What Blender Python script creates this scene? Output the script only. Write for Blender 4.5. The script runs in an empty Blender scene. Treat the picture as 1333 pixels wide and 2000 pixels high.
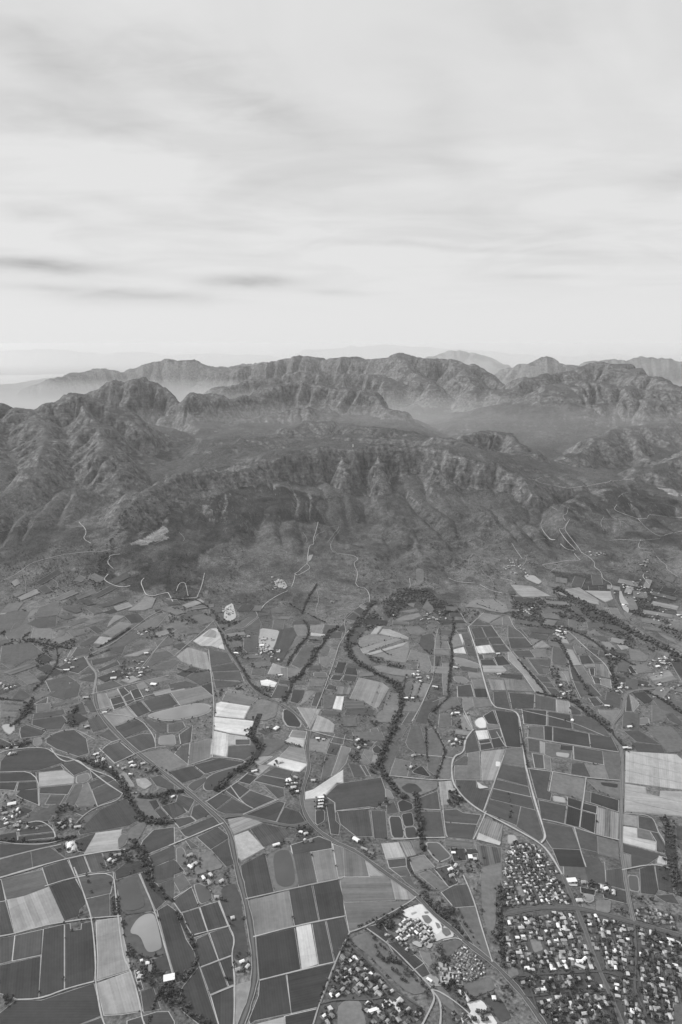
import bpy, bmesh, math, random
import numpy as np
from mathutils import Vector
from mathutils.bvhtree import BVHTree
R = math.radians
random.seed(7)
rng = np.random.default_rng(7)
S = bpy.context.scene
COL = S.collection

# ------------------------------------------------------------------ camera
CAMH, F_PX, TH = 1500.0, 1350.0, 13.66
cam_d = bpy.data.cameras.new('camera'); cam = bpy.data.objects.new('camera', cam_d); COL.objects.link(cam)
cam_d.sensor_fit = 'VERTICAL'; cam_d.sensor_height = 36.0; cam_d.lens = 36.0 * F_PX / 2000.0
cam_d.clip_start = 1.0; cam_d.clip_end = 400000.0
cam.location = (0, 0, CAMH); cam.rotation_euler = (R(90 - TH), 0, 0)
S.camera = cam
ST, CT = math.sin(R(TH)), math.cos(R(TH))

def ray(px, py):
    v = (1000 - py) / F_PX; u = (px - 666.5) / F_PX
    return u, CT + v * ST, -ST + v * CT
def gpt(px, py, z=0.0):                       # where a pixel's ray meets the valley floor
    a, b, c = ray(px, py)
    t = (z - CAMH) / c
    return a * t, b * t
def dpt(px, py, Y):                           # the point of that ray at ground distance Y
    a, b, c = ray(px, py)
    t = Y / b
    return a * t, Y, CAMH + c * t

# ------------------------------------------------------------------ light
SUN_EL, SUN_AZ = 40.0, -62.0                  # the sun ahead of the camera, to the left
S.render.engine = 'CYCLES'
S.cycles.volume_bounces = 2
S.cycles.max_bounces = 6
S.view_settings.view_transform = 'Standard'; S.view_settings.look = 'None'
S.view_settings.exposure = 0.0; S.view_settings.gamma = 1.0

class NT:
    def __init__(s, tree): s.t = tree; s.n = tree.nodes; s.l = tree.links
    def new(s, typ, **kw):
        n = s.n.new(typ)
        for k, v in kw.items(): setattr(n, k, v)
        return n
    def link(s, a, b): s.l.new(a, b)
    def put(s, sock, v):
        if hasattr(v, 'is_linked') or isinstance(v, bpy.types.NodeSocket): s.l.new(v, sock)
        else: sock.default_value = v
    def m(s, op, a, b=0.0, c=0.0, clamp=False):
        n = s.new('ShaderNodeMath', operation=op, use_clamp=clamp)
        s.put(n.inputs[0], a); s.put(n.inputs[1], b)
        if op in ('MULTIPLY_ADD', 'SMOOTH_MIN', 'SMOOTH_MAX'): s.put(n.inputs[2], c)
        return n.outputs[0]
    def mr(s, v, a, b, c, d, smooth=False):
        n = s.new('ShaderNodeMapRange'); n.interpolation_type = 'SMOOTHSTEP' if smooth else 'LINEAR'
        s.put(n.inputs[0], v)
        for i, q in enumerate((a, b, c, d)): s.put(n.inputs[i + 1], q)
        return n.outputs[0]
    def noise(s, vec, scale, det=4.0, rough=0.5, dist=0.0):
        n = s.new('ShaderNodeTexNoise'); s.put(n.inputs['Vector'], vec)
        n.inputs['Scale'].default_value = scale; n.inputs['Detail'].default_value = det
        n.inputs['Roughness'].default_value = rough; n.inputs['Distortion'].default_value = dist
        return n.outputs['Fac']
    def xyz(s, a, b, c):
        n = s.new('ShaderNodeCombineXYZ')
        for i, q in enumerate((a, b, c)): s.put(n.inputs[i], q)
        return n.outputs[0]
    def sep(s, v):
        n = s.new('ShaderNodeSeparateXYZ'); s.put(n.inputs[0], v); return n.outputs
    def mix(s, f, a, b):                       # scalar mix
        n = s.new('ShaderNodeMix'); n.data_type = 'FLOAT'
        s.put(n.inputs[0], f); s.put(n.inputs[2], a); s.put(n.inputs[3], b); return n.outputs[0]

world = bpy.data.worlds.new('World'); S.world = world; world.use_nodes = True
W = NT(world.node_tree); W.n.clear()
def build_world():
    out = W.new('ShaderNodeOutputWorld'); bg = W.new('ShaderNodeBackground'); bg.inputs['Strength'].default_value = 0.1
    W.link(bg.outputs[0], out.inputs[0])
    sky = W.new('ShaderNodeTexSky', sky_type='NISHITA', sun_disc=False, sun_elevation=R(SUN_EL), sun_rotation=R(SUN_AZ), altitude=1500.0, air_density=1.0, dust_density=3.0)
    bw = W.new('ShaderNodeRGBToBW'); W.link(sky.outputs[0], bw.inputs[0])
    tc = W.new('ShaderNodeTexCoord'); d = tc.outputs['Generated']
    x, y, z = W.sep(d)
    ay = W.m('MAXIMUM', W.m('ABSOLUTE', y), 0.05)
    u = W.m('DIVIDE', x, ay); v = W.m('DIVIDE', z, ay)
    zz = W.m('ADD', W.m('MAXIMUM', z, 0.0), 0.05)
    plane = W.xyz(W.m('DIVIDE', x, zz), W.m('DIVIDE', y, zz), 0.3)      # a cloud deck overhead
    wisp = W.noise(plane, 0.75, 8.0, 0.56, 0.9)
    big = W.noise(plane, 0.22, 3.0, 0.5, 0.6)
    streak = W.noise(W.xyz(W.m('MULTIPLY', u, 1.0), W.m('MULTIPLY', v, 9.0), 0.0), 2.6, 5.0, 0.55, 0.7)
    wn1 = W.noise(W.xyz(u, W.m('MULTIPLY', v, 2.5), 3.0), 3.5, 4.0, 0.55)
    wn2 = W.noise(W.xyz(u, W.m('MULTIPLY', v, 2.5), 9.0), 4.5, 5.0, 0.6)
    fine = W.noise(W.xyz(u, W.m('MULTIPLY', v, 4.0), 5.0), 9.0, 6.0, 0.6, 0.5)
    val = 0.775
    c = W.m('ADD', val, W.m('MULTIPLY', W.m('SUBTRACT', W.mr(wisp, .3, .7, .18, .82, True), 0.5), 0.15))
    c = W.m('ADD', c, W.m('MULTIPLY', W.m('SUBTRACT', big, 0.5), 0.14))
    lowband = W.mr(v, 0.03, 0.14, 0.0, 1.0, True)
    c = W.mix(lowband, 0.795, c)
    stw = W.m('MULTIPLY', W.mr(v, 0.07, 0.13, 0.0, 1.0, True), W.mr(v, 0.2, 0.36, 1.0, 0.0, True))
    c = W.m('ADD', c, W.m('MULTIPLY', W.m('MULTIPLY', W.m('SUBTRACT', streak, 0.5), stw), 0.24))
    # the clouds that can be told apart: direction, half-size, tilt, depth of grey, amount of ragged edge
    blobs = [(410,150,190,62,24,.135,1.0),(90,95,190,44,22,.115,1.0),(570,238,110,24,10,.09,.7),(70,215,120,30,8,.085,.8),(230,235,110,28,8,.07,.8),
             (60,519,150,12,2,.28,.18),(270,583,130,15,1,.19,.22),(150,566,170,8,3,.09,.2),(480,549,78,13,1,.3,.12),(1310,352,80,24,-12,.12,.5),(105,430,75,15,8,.11,.4),(840,482,200,7,2,.12,.2),
             (850,215,50,105,-25,.06,.8),(1060,30,130,60,0,.07,1.0),(655,573,60,6,2,.10,.1),(1060,539,80,6,0,.08,.1),(660,385,120,35,10,.04,.7),(360,310,200,26,18,.05,.7),(330,420,160,22,5,.06,.5),(1000,430,300,26,4,.045,.5),(820,300,80,30,15,.05,.6)]
    for bx, by, rx, ry, tilt, dep, rag in blobs:
        a, b, cc = ray(bx, by); u0, v0 = a / b, cc / b
        du = W.m('ADD', W.m('SUBTRACT', u, u0), W.m('MULTIPLY', W.m('SUBTRACT', wn1, 0.5), 0.16 * rag))
        dv = W.m('ADD', W.m('SUBTRACT', v, v0), W.m('MULTIPLY', W.m('SUBTRACT', wn2, 0.5), 0.11 * rag))
        ct, sn = math.cos(R(-tilt)), math.sin(R(-tilt))
        p = W.m('DIVIDE', W.m('ADD', W.m('MULTIPLY', du, ct), W.m('MULTIPLY', dv, sn)), rx / F_PX)
        q = W.m('DIVIDE', W.m('SUBTRACT', W.m('MULTIPLY', dv, ct), W.m('MULTIPLY', du, sn)), ry / F_PX)
        r2 = W.m('ADD', W.m('MULTIPLY', p, p), W.m('MULTIPLY', q, q))
        g = W.m('EXPONENT', W.m('MULTIPLY', r2, -1.0))
        g = W.m('MULTIPLY', g, W.mr(fine, 0.35, 0.65, 0.65, 1.25))
        c = W.m('SUBTRACT', c, W.m('MULTIPLY', g, dep))
    c = W.m('MINIMUM', c, 0.8)
    # an overcast sky is brighter overhead, and brightest round the veiled sun
    up = W.mr(z, 0.42, 0.95, 0.0, 1.0, True)
    sv = (math.sin(R(SUN_AZ)) * math.cos(R(SUN_EL)), math.cos(R(SUN_AZ)) * math.cos(R(SUN_EL)), math.sin(R(SUN_EL)))
    dot = W.new('ShaderNodeVectorMath', operation='DOT_PRODUCT'); W.link(d, dot.inputs[0]); dot.inputs[1].default_value = sv
    glow = W.mr(dot.outputs['Value'], 0.86, 1.0, 0.0, 1.0, True)
    c = W.m('ADD', c, W.m('ADD', W.m('MULTIPLY', up, 0.5), W.m('MULTIPLY', glow, 1.2)))
    tot = W.m('ADD', W.m('MULTIPLY', c, 9.3), W.m('MULTIPLY', bw.outputs[0], 0.07))
    W.link(tot, bg.inputs['Color'])
build_world()
sd = bpy.data.lights.new('sun', 'SUN'); sd.energy = 3.7; sd.angle = R(3); sun = bpy.data.objects.new('sun', sd); COL.objects.link(sun)
sun.rotation_euler = (R(90 - SUN_EL), 0, R(180 - SUN_AZ)); sun.location = (0, 0, 3000)

# ------------------------------------------------------------------ helpers
def lin(p):
    c = p / 255.0
    return c / 12.92 if c <= 0.04045 else ((c + 0.055) / 1.055) ** 2.4
HZ, KK, LH = 1.05e-5, 1.80, 0.60               # haze density, radiance per albedo, airlight
def alb(p, dist=2500.0):
    T = math.exp(-HZ * dist)
    return min(0.86, max(0.014, (lin(p) - LH * (1 - T)) / (KK * T)))
def tag(o, label=None, cat=None, group=None, kind=None):
    if label: o['label'] = label
    if cat: o['category'] = cat
    if group: o['group'] = group
    if kind: o['kind'] = kind
    return o
def link(name, me, mats=(), parent=None, **kw):
    o = bpy.data.objects.new(name, me); COL.objects.link(o)
    for m in mats: me.materials.append(m)
    if parent: o.parent = parent
    return tag(o, **kw)

def hash2(ix, iy, s):
    n = (ix.astype(np.int64) * 374761393 + iy.astype(np.int64) * 668265263 + s * 1442695041) & 0x7fffffff
    n = ((n ^ (n >> 13)) * 1274126177) & 0x7fffffff
    return ((n ^ (n >> 16)) & 0xffff) / 65535.0
def vnoise(x, y, s=0):
    ix, iy = np.floor(x), np.floor(y); fx, fy = x - ix, y - iy
    fx = fx * fx * fx * (fx * (fx * 6 - 15) + 10); fy = fy * fy * fy * (fy * (fy * 6 - 15) + 10)
    a, b, c, d = hash2(ix, iy, s), hash2(ix + 1, iy, s), hash2(ix, iy + 1, s), hash2(ix + 1, iy + 1, s)
    return (a * (1 - fx) + b * fx) * (1 - fy) + (c * (1 - fx) + d * fx) * fy
def fbm(x, y, oct=4, s=0, rough=0.5):
    t, a, w = 0, 1.0, 0
    for o in range(oct):
        t = t + a * vnoise(x, y, s + o * 17); w += a; a *= rough
        x, y = x * 1.93 * 0.8 - y * 1.93 * 0.6 + 3.1, x * 1.93 * 0.6 + y * 1.93 * 0.8 + 7.7
    return t / w
def ridged(x, y, oct=4, s=0, rough=0.55):
    t, a, w = 0, 1.0, 0
    for o in range(oct):
        t = t + a * (1 - np.abs(2 * vnoise(x, y, s + o * 29) - 1)); w += a; a *= rough
        x, y = x * 2.03 * 0.8 - y * 2.03 * 0.6 + 1.7, x * 2.03 * 0.6 + y * 2.03 * 0.8 + 5.3
    return t / w
def sstep(a, b, x):
    t = np.clip((x - a) / (b - a), 0, 1); return t * t * (3 - 2 * t)

# ------------------------------------------------------------------ terrain
def SP(px, py, dh):                           # a point of a spur: dh metres above the foothill plane
    a, b, c = ray(px, py); s = -c / b
    return px, py, (1500 + 0.055 * 4350 - dh) / (0.055 + s)
# crests: (px, py, ground distance); front and back: drop of the cliff, its breadth, slope of the apron; gully strength; jaggedness
RIDGES = [
 ([(-330,830,6300),(-150,800,6900),(0,793,7300),(25,796,7350),(45,809,7350),(72,796,7300),(120,779,7400),(150,775,7500),(178,779,7500),(210,792,7450),(245,812,7300),(285,850,7000)], (400,190,.17),(250,250,.30),.7,16,260),
 ([(150,778,7500),(190,838,6700),(205,870,6300),(240,915,5900)], (160,150,.22),(160,150,.22),.6,12,160),
 ([(60,800,7300),(90,860,6500),(75,920,5800)], (140,180,.20),(140,180,.20),.6,10,170),
 ([(-60,800,7000),(-90,900,5600)], (140,180,.20),(140,180,.20),.6,10,170),
 ([(165,768,9400),(188,757,9400),(208,746,9400),(222,744,9400),(238,757,9400),(250,748,9400),(272,741,9300),(300,748,9300),(322,760,9200),(338,778,9100),(346,792,9000)], (430,170,.20),(300,260,.3),.7,20,220),
 ([(325,815,8900),(372,772,9000),(385,773,9000),(398,788,8900)], (220,170,.16),(260,200,.3),.6,16,200),
 ([(398,785,9400),(422,771,9600),(440,784,9700),(475,777,10000),(505,770,10200),(530,757,10400),(552,754,10500),(580,751,10500),(603,749,10500),(640,755,10400),(680,761,10200),(715,768,10000),(738,786,9700),(756,804,9400),(778,812,9200)], (230,170,.18),(320,260,.3),.8,20,240),
 ([(395,842,8300),(450,832,8600),(520,812,8900),(575,802,9000),(640,798,9000),(662,815,8800)], (70,160,.16),(90,120,.2),.7,12,200),
 ([(430,880,6900),(520,848,7500),(600,828,8000),(680,826,8000),(722,836,7800),(800,848,7500),(875,860,7200)], (40,200,.13),(100,120,.2),.7,10,220),
 ([(250,985,4900),(275,966,5100),(300,947,5300),(345,926,5500),(400,916,5700),(432,922,5800),(470,918,5900),(505,905,6050)], (110,80,.13),(90,120,.22),.6,10,170),
 ([(490,905,6050),(550,882,6200),(600,877,6300),(650,873,6350),(700,872,6400),(760,871,6400),(820,872,6350),(870,872,6300),(910,882,6200),(950,898,6050),(1000,922,5850),(1030,940,5700),(1052,968,5450)], (440,160,.07),(50,300,.10),.75,14,400),
 ([(875,870,7000),(908,856,7300),(945,845,7500),(975,847,7500),(1003,855,7300),(1025,885,6900),(1040,925,6400)], (130,150,.22),(200,200,.25),.6,12,200),
 ([(400,774,13000),(440,759,13200),(490,744,13400),(530,740,13500),(565,734,13500),(620,728,13500),(680,731,13400),(725,736,13300),(760,748,13000),(772,768,12600)], (330,180,.2),(200,400,.1),.8,26,300),
 ([(415,733,17500),(460,722,17300),(510,712,17000),(570,700,16800),(605,697,16600),(613,706,16500),(640,702,16300),(672,697,16200),(692,702,16000),(722,707,15600),(758,702,15200),(785,693,15000),(812,701,14800),(850,705,14500),(905,709,14200),(928,717,13900),(946,731,13600),(966,748,13300),(1000,758,13000)], (480,260,.20),(300,500,.2),.8,22,420),
 ([(905,711,14000),(912,735,13000),(930,765,12000)], (250,250,.3),(250,250,.3),.6,20,300),
 ([(785,695,15000),(800,728,13600),(850,755,12400)], (230,250,.3),(230,250,.3),.6,20,300),
 ([(50,758,20500),(110,741,20500),(150,731,21000),(190,721,21500),(215,725,21700),(240,727,21800),(275,716,22000),(300,708,22000),(325,702,22000),(345,706,22000),(380,704,22000),(400,714,22000),(416,719,22000),(450,717,23000),(482,713,24000),(515,708,25000),(560,712,25000)], (380,500,.22),(300,500,.22),.6,28,420),
 ([(850,698,32000),(868,691,32000),(876,686,32000),(890,689,32000),(905,687,32000),(920,691,32000),(945,703,31000),(980,716,29000)], (450,600,.2),(300,600,.2),.6,40,600),
 ([(985,722,24000),(1020,715,23500),(1040,710,23000),(1055,702,23000),(1070,697,23000),(1085,702,23000),(1105,713,23000),(1140,716,24000),(1180,714,25000)], (350,500,.22),(300,500,.22),.6,28,420),
 ([(995,766,11800),(1030,742,12200),(1062,734,12500),(1100,726,12700),(1140,716,12800),(1162,710,12800),(1187,708,12700),(1208,712,12500),(1222,722,12200),(1232,734,11800),(1262,739,11400),(1278,741,11300),(1290,750,11000),(1312,754,10800),(1340,762,10600),(1420,750,10500),(1560,735,10500)], (300,220,.18),(300,500,.25),.8,24,330),
 ([(1150,706,25500),(1175,704,25500),(1200,701,25500),(1222,705,25500),(1247,697,25500),(1282,699,25500),(1312,705,25500),(1340,711,25500),(1480,700,26000)], (500,500,.2),(400,600,.2),.6,34,500),
 ([(1090,757,10200),(1150,745,10400),(1190,752,10200),(1260,765,10000),(1340,770,9800)], (160,300,.17),(150,300,.2),.7,20,260),
 ([(1110,805,9600),(1180,790,9700),(1240,780,9600),(1290,785,9400),(1340,790,9300),(1500,790,9300)], (130,260,.17),(150,300,.2),.7,18,260),
 ([(1345,812,8600),(1300,820,8500),(1262,835,8300),(1228,838,8200),(1195,842,8100),(1165,860,7800),(1135,882,7500),(1100,908,7100),(1060,936,6700)], (140,180,.17),(160,200,.22),.6,14,220),
 ([(1228,838,8200),(1255,880,7600),(1300,920,7100)], (90,120,.2),(90,120,.2),.6,12,180),
 ([(1500,850,7200),(1380,870,6900),(1300,905,6700),(1240,925,6500)], (130,180,.17),(150,200,.2),.6,12,220),
 ([(1150,985,5400),(1240,975,5500),(1340,985,5500),(1480,975,5500)], (50,260,.08),(20,200,.10),.4,5,260),
 ([(738,888,6330),(740,915,6080),(744,945,5850),(746,960,5780)], (110,55,.55),(110,55,.55),.5,6,90),
 ([(668,893,6280),(676,915,6080),(672,940,5900)], (110,50,.6),(110,50,.6),.5,6,90),
 ([(845,893,6280),(860,920,6050),(885,948,5850)], (80,50,.55),(80,50,.55),.5,6,90),
 ([(925,905,6080),(950,935,5850)], (80,50,.5),(80,50,.5),.5,6,90),
 # long spurs running down from the massif and the side mountains
 ([SP(738,968,203),SP(760,1000,169),SP(797,1040,142),SP(820,1075,115),SP(832,1105,88),SP(838,1135,47)], (14,60,.24),(14,60,.24),.5,5,140),
 ([SP(668,960,176),SP(676,1000,135),SP(700,1050,108),SP(690,1085,74)], (12,70,.2),(12,70,.2),.5,5,140),
 ([SP(690,1055,128),SP(712,1085,95),SP(740,1120,54)], (8,70,.16),(8,70,.16),.5,4,140),
 ([SP(860,985,176),SP(905,1030,135),SP(945,1058,108),SP(985,1080,81)], (12,70,.2),(12,70,.2),.5,5,140),
 ([SP(945,1005,176),SP(990,1035,135),SP(1015,1065,95)], (12,70,.2),(12,70,.2),.5,5,140),
 ([SP(925,1075,108),SP(945,1095,81),SP(930,1120,47)], (8,70,.15),(8,70,.15),.5,4,140),
 ([SP(640,955,176),SP(600,990,135),SP(540,1020,108),SP(470,1045,88),SP(400,1075,68)], (10,80,.17),(10,80,.17),.5,5,150),
 ([SP(590,1060,95),SP(540,1080,78),SP(490,1110,59),SP(440,1140,34)], (8,80,.14),(8,80,.14),.5,4,150),
 ([SP(460,930,216),SP(410,965,162),SP(350,1000,122),SP(320,1045,81)], (12,80,.18),(12,80,.18),.5,5,150),
 ([SP(230,930,243),SP(200,980,176),SP(140,1030,122),SP(80,1070,74)], (12,90,.18),(12,90,.18),.5,5,160),
 ([SP(120,960,243),SP(90,1000,176),SP(20,1050,108)], (12,90,.18),(12,90,.18),.5,5,160),
 ([SP(300,970,176),SP(262,1010,142),SP(215,1060,108),SP(140,1100,68)], (12,80,.18),(12,80,.18),.5,5,160),
 ([SP(1060,985,162),SP(1050,1010,122),SP(1035,1040,81)], (10,80,.2),(10,80,.2),.5,5,140),
 # far pale hills along the horizon
 ([(-300,692,56000),(0,684,56000),(60,682,56000),(110,686,56000),(150,684,56000),(200,689,56000),(270,688,56000),(330,692,56000),(420,690,56000),(520,692,56000)], (500,1500,.12),(500,1500,.1),.5,60,900),
 ([(620,683,56000),(700,677,56000),(760,674,56000),(830,676,56000),(880,681,56000),(960,688,56000),(1000,693,56000),(1100,695,56000),(1500,690,56000)], (500,1500,.12),(500,1500,.1),.5,60,900),
]
def terrain_height(X, Y):
    wx = X + 90 * (fbm(X / 420, Y / 420, 3, 5) - .5) * sstep(4500, 7000, Y)
    wy = Y + 90 * (fbm(X / 420, Y / 420, 3, 9) - .5) * sstep(4500, 7000, Y)
    base = 0.055 * np.clip(Y - 4350, 0, 3200) + 30 * (fbm(X / 900, Y / 900, 4, 3) - .35) * sstep(4300, 6000, Y)
    base = base * (1 - sstep(11500, 17000, Y)) - 0.0
    left = sstep(-2200, -3600, X + 0.0 * Y) * sstep(9000, 12000, Y)
    base = base * (1 - left)
    base = base + 330 * sstep(6200, 7400, Y) * (1 - sstep(9500, 11500, Y)) * sstep(-2300, -1200, X) * (1 - sstep(700, 1900, X))
    h = base
    for pts, fr, bk, g, jag, wl in RIDGES:
        P = np.array([dpt(*p) for p in pts])
        reach = 6500 if P[:, 1].mean() < 20000 else 12000
        sel = np.where((wx > P[:, 0].min() - reach) & (wx < P[:, 0].max() + reach) & (wy > P[:, 1].min() - reach) & (wy < P[:, 1].max() + reach))[0]
        if not len(sel): continue
        x, y = wx[sel], wy[sel]
        ws = np.full(len(sel), 1e-40); bd = np.full(len(sel), 1e12); bz = np.zeros(len(sel)); bt = np.zeros(len(sel)); by = np.zeros(len(sel)); cum = 0.0
        for a, b in zip(P[:-1], P[1:]):
            dx, dy = b[0] - a[0], b[1] - a[1]; L2 = dx * dx + dy * dy + 1e-6; L = math.sqrt(L2)
            t = np.clip(((x - a[0]) * dx + (y - a[1]) * dy) / L2, 0, 1)
            d = (x - a[0] - t * dx) ** 2 + (y - a[1] - t * dy) ** 2
            w4 = (L + 40) / (d + 25.0) ** 4; ws += w4
            bd = np.minimum(bd, d); bz += w4 * (a[2] + t * (b[2] - a[2])); bt += w4 * (cum + t * L); by += w4 * (a[1] + t * dy)
            cum += L
        bz /= ws; bt /= ws; by /= ws
        d = np.sqrt(bd)
        front = sstep(-1, 1, (by - y) / (0.25 * d + 30))
        gl = ridged(bt / wl + 0.15 * fbm(x / 200, y / 200, 2, 8), d / (wl * 4.0), 4, int(wl))
        c = bk[0] + (fr[0] - bk[0]) * front; w_ = bk[1] + (fr[1] - bk[1]) * front; s = bk[2] + (fr[2] - bk[2]) * front
        bt2 = bt + 0.35 * wl * (fbm(x / (wl * .7), y / (wl * .7), 2, 19) - .5)
        bil = 0.7 * np.abs(2 * vnoise(bt2 / (wl * 1.1), d / (wl * 7), int(wl) + 3) - 1) + 0.3 * np.abs(2 * vnoise(bt2 / (wl * .42), d / (wl * 4), int(wl) + 5) - 1)
        d2 = d * (1 + g * 1.5 * (0.62 - gl) * (1 - np.exp(-d / (0.5 * wl))) * np.exp(-d / (3 * wl)))
        d2 = np.maximum(0, d2 + (0.33 - bil) * 1.9 * w_ * sstep(0, .7 * w_, d) * np.exp(-d / (5 * wl)))
        # stepped cliffs: a steep band, a ledge, a second band
        e = d2 / w_
        drop = c * (0.75 * (1 - np.exp(-e * e * 1.2)) + 0.25 * sstep(1.2, 1.9, e)) + s * d2 + 1.5e-5 * d * d
        z = bz + jag * 1.6 * (fbm(bt / (wl * .45), d / (wl * .6), 4, 41) - .5) * 2 * np.exp(-d / (wl * 2.5)) - drop
        hh = h[sel]
        k = 14.0
        m = np.clip(0.5 + 0.5 * (z - hh) / k, 0, 1)
        h[sel] = hh * (1 - m) + z * m + k * m * (1 - m)
    amp = sstep(60, 450, h)
    sc = np.clip(Y / 9000, 1, 5)
    calm = 1 - .72 * sstep(4300, 5000, Y) * (1 - sstep(6300, 6900, Y)) * (np.abs(X) < 1e9)
    lay = (X * .34 + Y * .94 - 0) ; alo = X * .94 - Y * .34
    zone = sstep(6500, 7100, Y) * (1 - sstep(11500, 13500, Y))
    bed = ridged(lay / 330 + .6 * fbm(X / 900, Y / 900, 2, 7), alo / 2300, 3, 64, .5)
    h = h + amp * zone * 75 * (bed - .55)
    h = h + calm * amp * 48 * sc * (ridged(wx / (620 * sc) + .3, wy / (620 * sc), 5, 77, .5) - .55)
    h = h + calm * amp * 40 * sc * (fbm(X / (900 * sc), Y / (900 * sc), 3, 99) - .5)
    apron = sstep(4250, 4900, Y) * (1 - sstep(6000, 6700, Y))
    aw = X + 260 * (fbm(X / 700, Y / 700, 3, 31) - .5)
    spur = .65 * np.abs(2 * vnoise(aw / 430, Y / 1500, 71) - 1) + .35 * np.abs(2 * vnoise(aw / 150 + Y / 900, Y / 600, 73) - 1)
    h = h + apron * (1 - .6 * amp) * 170 * (spur - .35) + apron * 22 * (ridged(X / 110 + Y / 700, Y / 260, 3, 45) - .5) + apron * 40 * (fbm(X / 420, Y / 420, 4, 91) - .5)
    mid = sstep(6300, 7000, Y)
    h = h + amp * mid * sc * 26 * (ridged(wx / 230, wy / 230, 4, 87, .55) - .55) / np.sqrt(sc)
    h = h + mid * (1 - amp) * 80 * (ridged(X / 500, Y / 500, 5, 57) - .5)
    flat = sstep(3850, 4500, Y)
    return np.where(Y < 3850, 0.0, np.maximum(h, 0) * flat)

az = np.concatenate([np.linspace(-180, -46, 20, endpoint=False), np.linspace(-46, -34, 40, endpoint=False), np.linspace(-34, 34, 860), np.linspace(34, 46, 41)[1:], np.linspace(46, 180, 21)[1:-1]])
rad = np.concatenate([[60, 300, 700, 1200, 2000, 2800, 3400], np.arange(3800, 5200, 22), np.arange(5200, 8200, 15.5), np.arange(8200, 14500, 30), np.geomspace(14500, 34000, 150), np.geomspace(34500, 90000, 70)])
NA, NR = len(az), len(rad)
AA, RR = np.meshgrid(np.radians(az), rad)
TX, TY = (RR * np.sin(AA)).ravel(), (RR * np.cos(AA)).ravel()
TZ = np.zeros_like(TX)
act = (TY > 3800)
TZ[act] = terrain_height(TX[act], TY[act])
side = (np.abs(AA.ravel()) > R(60))
TZ[side] *= 0.2
TZ = TZ - 0.0
def grid_mesh(name, xs, ys, zs, na, nr):
    verts = np.stack([xs, ys, zs], 1).astype(np.float32)
    c0 = np.array([[0, 0, 0]], np.float32); verts = np.concatenate([verts, c0])
    i, j = np.meshgrid(np.arange(na), np.arange(nr - 1)); i2 = (i + 1) % na
    q = np.stack([(j * na + i), (j + 1) * na + i, (j + 1) * na + i2, j * na + i2], -1).reshape(-1, 4)[:, ::-1]
    ci = len(verts) - 1
    tri = np.stack([np.arange(na), (np.arange(na) + 1) % na, np.full(na, ci)], 1)[:, ::-1]
    me = bpy.data.meshes.new(name)
    me.vertices.add(len(verts)); me.vertices.foreach_set('co', verts.ravel())
    nl = len(q) * 4 + len(tri) * 3
    me.loops.add(nl); me.loops.foreach_set('vertex_index', np.concatenate([q.ravel(), tri.ravel()]).astype(np.int32))
    me.polygons.add(len(q) + len(tri))
    ls = np.concatenate([np.arange(len(q)) * 4, len(q) * 4 + np.arange(len(tri)) * 3]).astype(np.int32)
    me.polygons.foreach_set('loop_start', ls)
    me.polygons.foreach_set('use_smooth', np.ones(len(ls), bool))
    me.update(calc_edges=True); me.validate()
    return me, verts, q
ter_me, TV, TQ = grid_mesh('ground', TX, TY, TZ, NA, NR)
# height lookup by bilinear interpolation in the polar grid
TZg = TZ.reshape(NR, NA); azr = np.radians(az)
def zat(x, y):
    a = math.atan2(x, y); r = math.hypot(x, y)
    i = int(np.searchsorted(azr, a)) - 1; i = max(0, min(NA - 2, i)); j = int(np.searchsorted(rad, r)) - 1; j = max(0, min(NR - 2, j))
    fa = min(1, max(0, (a - azr[i]) / (azr[i + 1] - azr[i]))); fr = min(1, max(0, (r - rad[j]) / (rad[j + 1] - rad[j])))
    return float((TZg[j, i] * (1 - fa) + TZg[j, i + 1] * fa) * (1 - fr) + (TZg[j + 1, i] * (1 - fa) + TZg[j + 1, i + 1] * fa) * fr)
def hit(px, py):                              # where a pixel's ray meets the terrain
    if py > 1178:
        x, y = gpt(px, py); return x, y, 0.0
    a, b, c = ray(px, py); t = 3700.0; prev = t
    while t < 40000:
        z = CAMH + c * t
        if z < zat(a * t, b * t):
            lo, hi = prev, t
            for _ in range(12):
                mid = (lo + hi) / 2
                if CAMH + c * mid < zat(a * mid, b * mid): hi = mid
                else: lo = mid
            return a * hi, b * hi, zat(a * hi, b * hi)
        prev = t; t += 20 + t * 0.002
    return a * t, b * t, 0.0

def inpoly(x, y, poly):
    c = np.zeros(x.shape, bool); n = len(poly)
    for i in range(n):
        x1, y1 = poly[i]; x2, y2 = poly[i - 1]
        k = ((y1 > y) != (y2 > y)) & (x < (x2 - x1) * (y - y1) / (y2 - y1 + 1e-12) + x1)
        c ^= k
    return c
TILE = {'A': (0,1700), 'B': (330,1700), 'C': (660,1700), 'D': (993,1700), 'E': (0,1420), 'F': (330,1420), 'G': (660,1420), 'H': (993,1420),
        'I': (0,1140), 'J': (330,1140), 'K': (660,1140), 'L': (993,1140), 'M': (0,900), 'N': (330,900), 'O': (660,900), 'P': (993,900), 'X': (0,0)}
def tpx(t, s):
    ox, oy = TILE[t]; k = 1.0 if t == 'X' else 3.9206
    return [(ox + float(a) / k, oy + float(b) / k) for a, b in (p.split(',') for p in s.split())]

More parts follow.
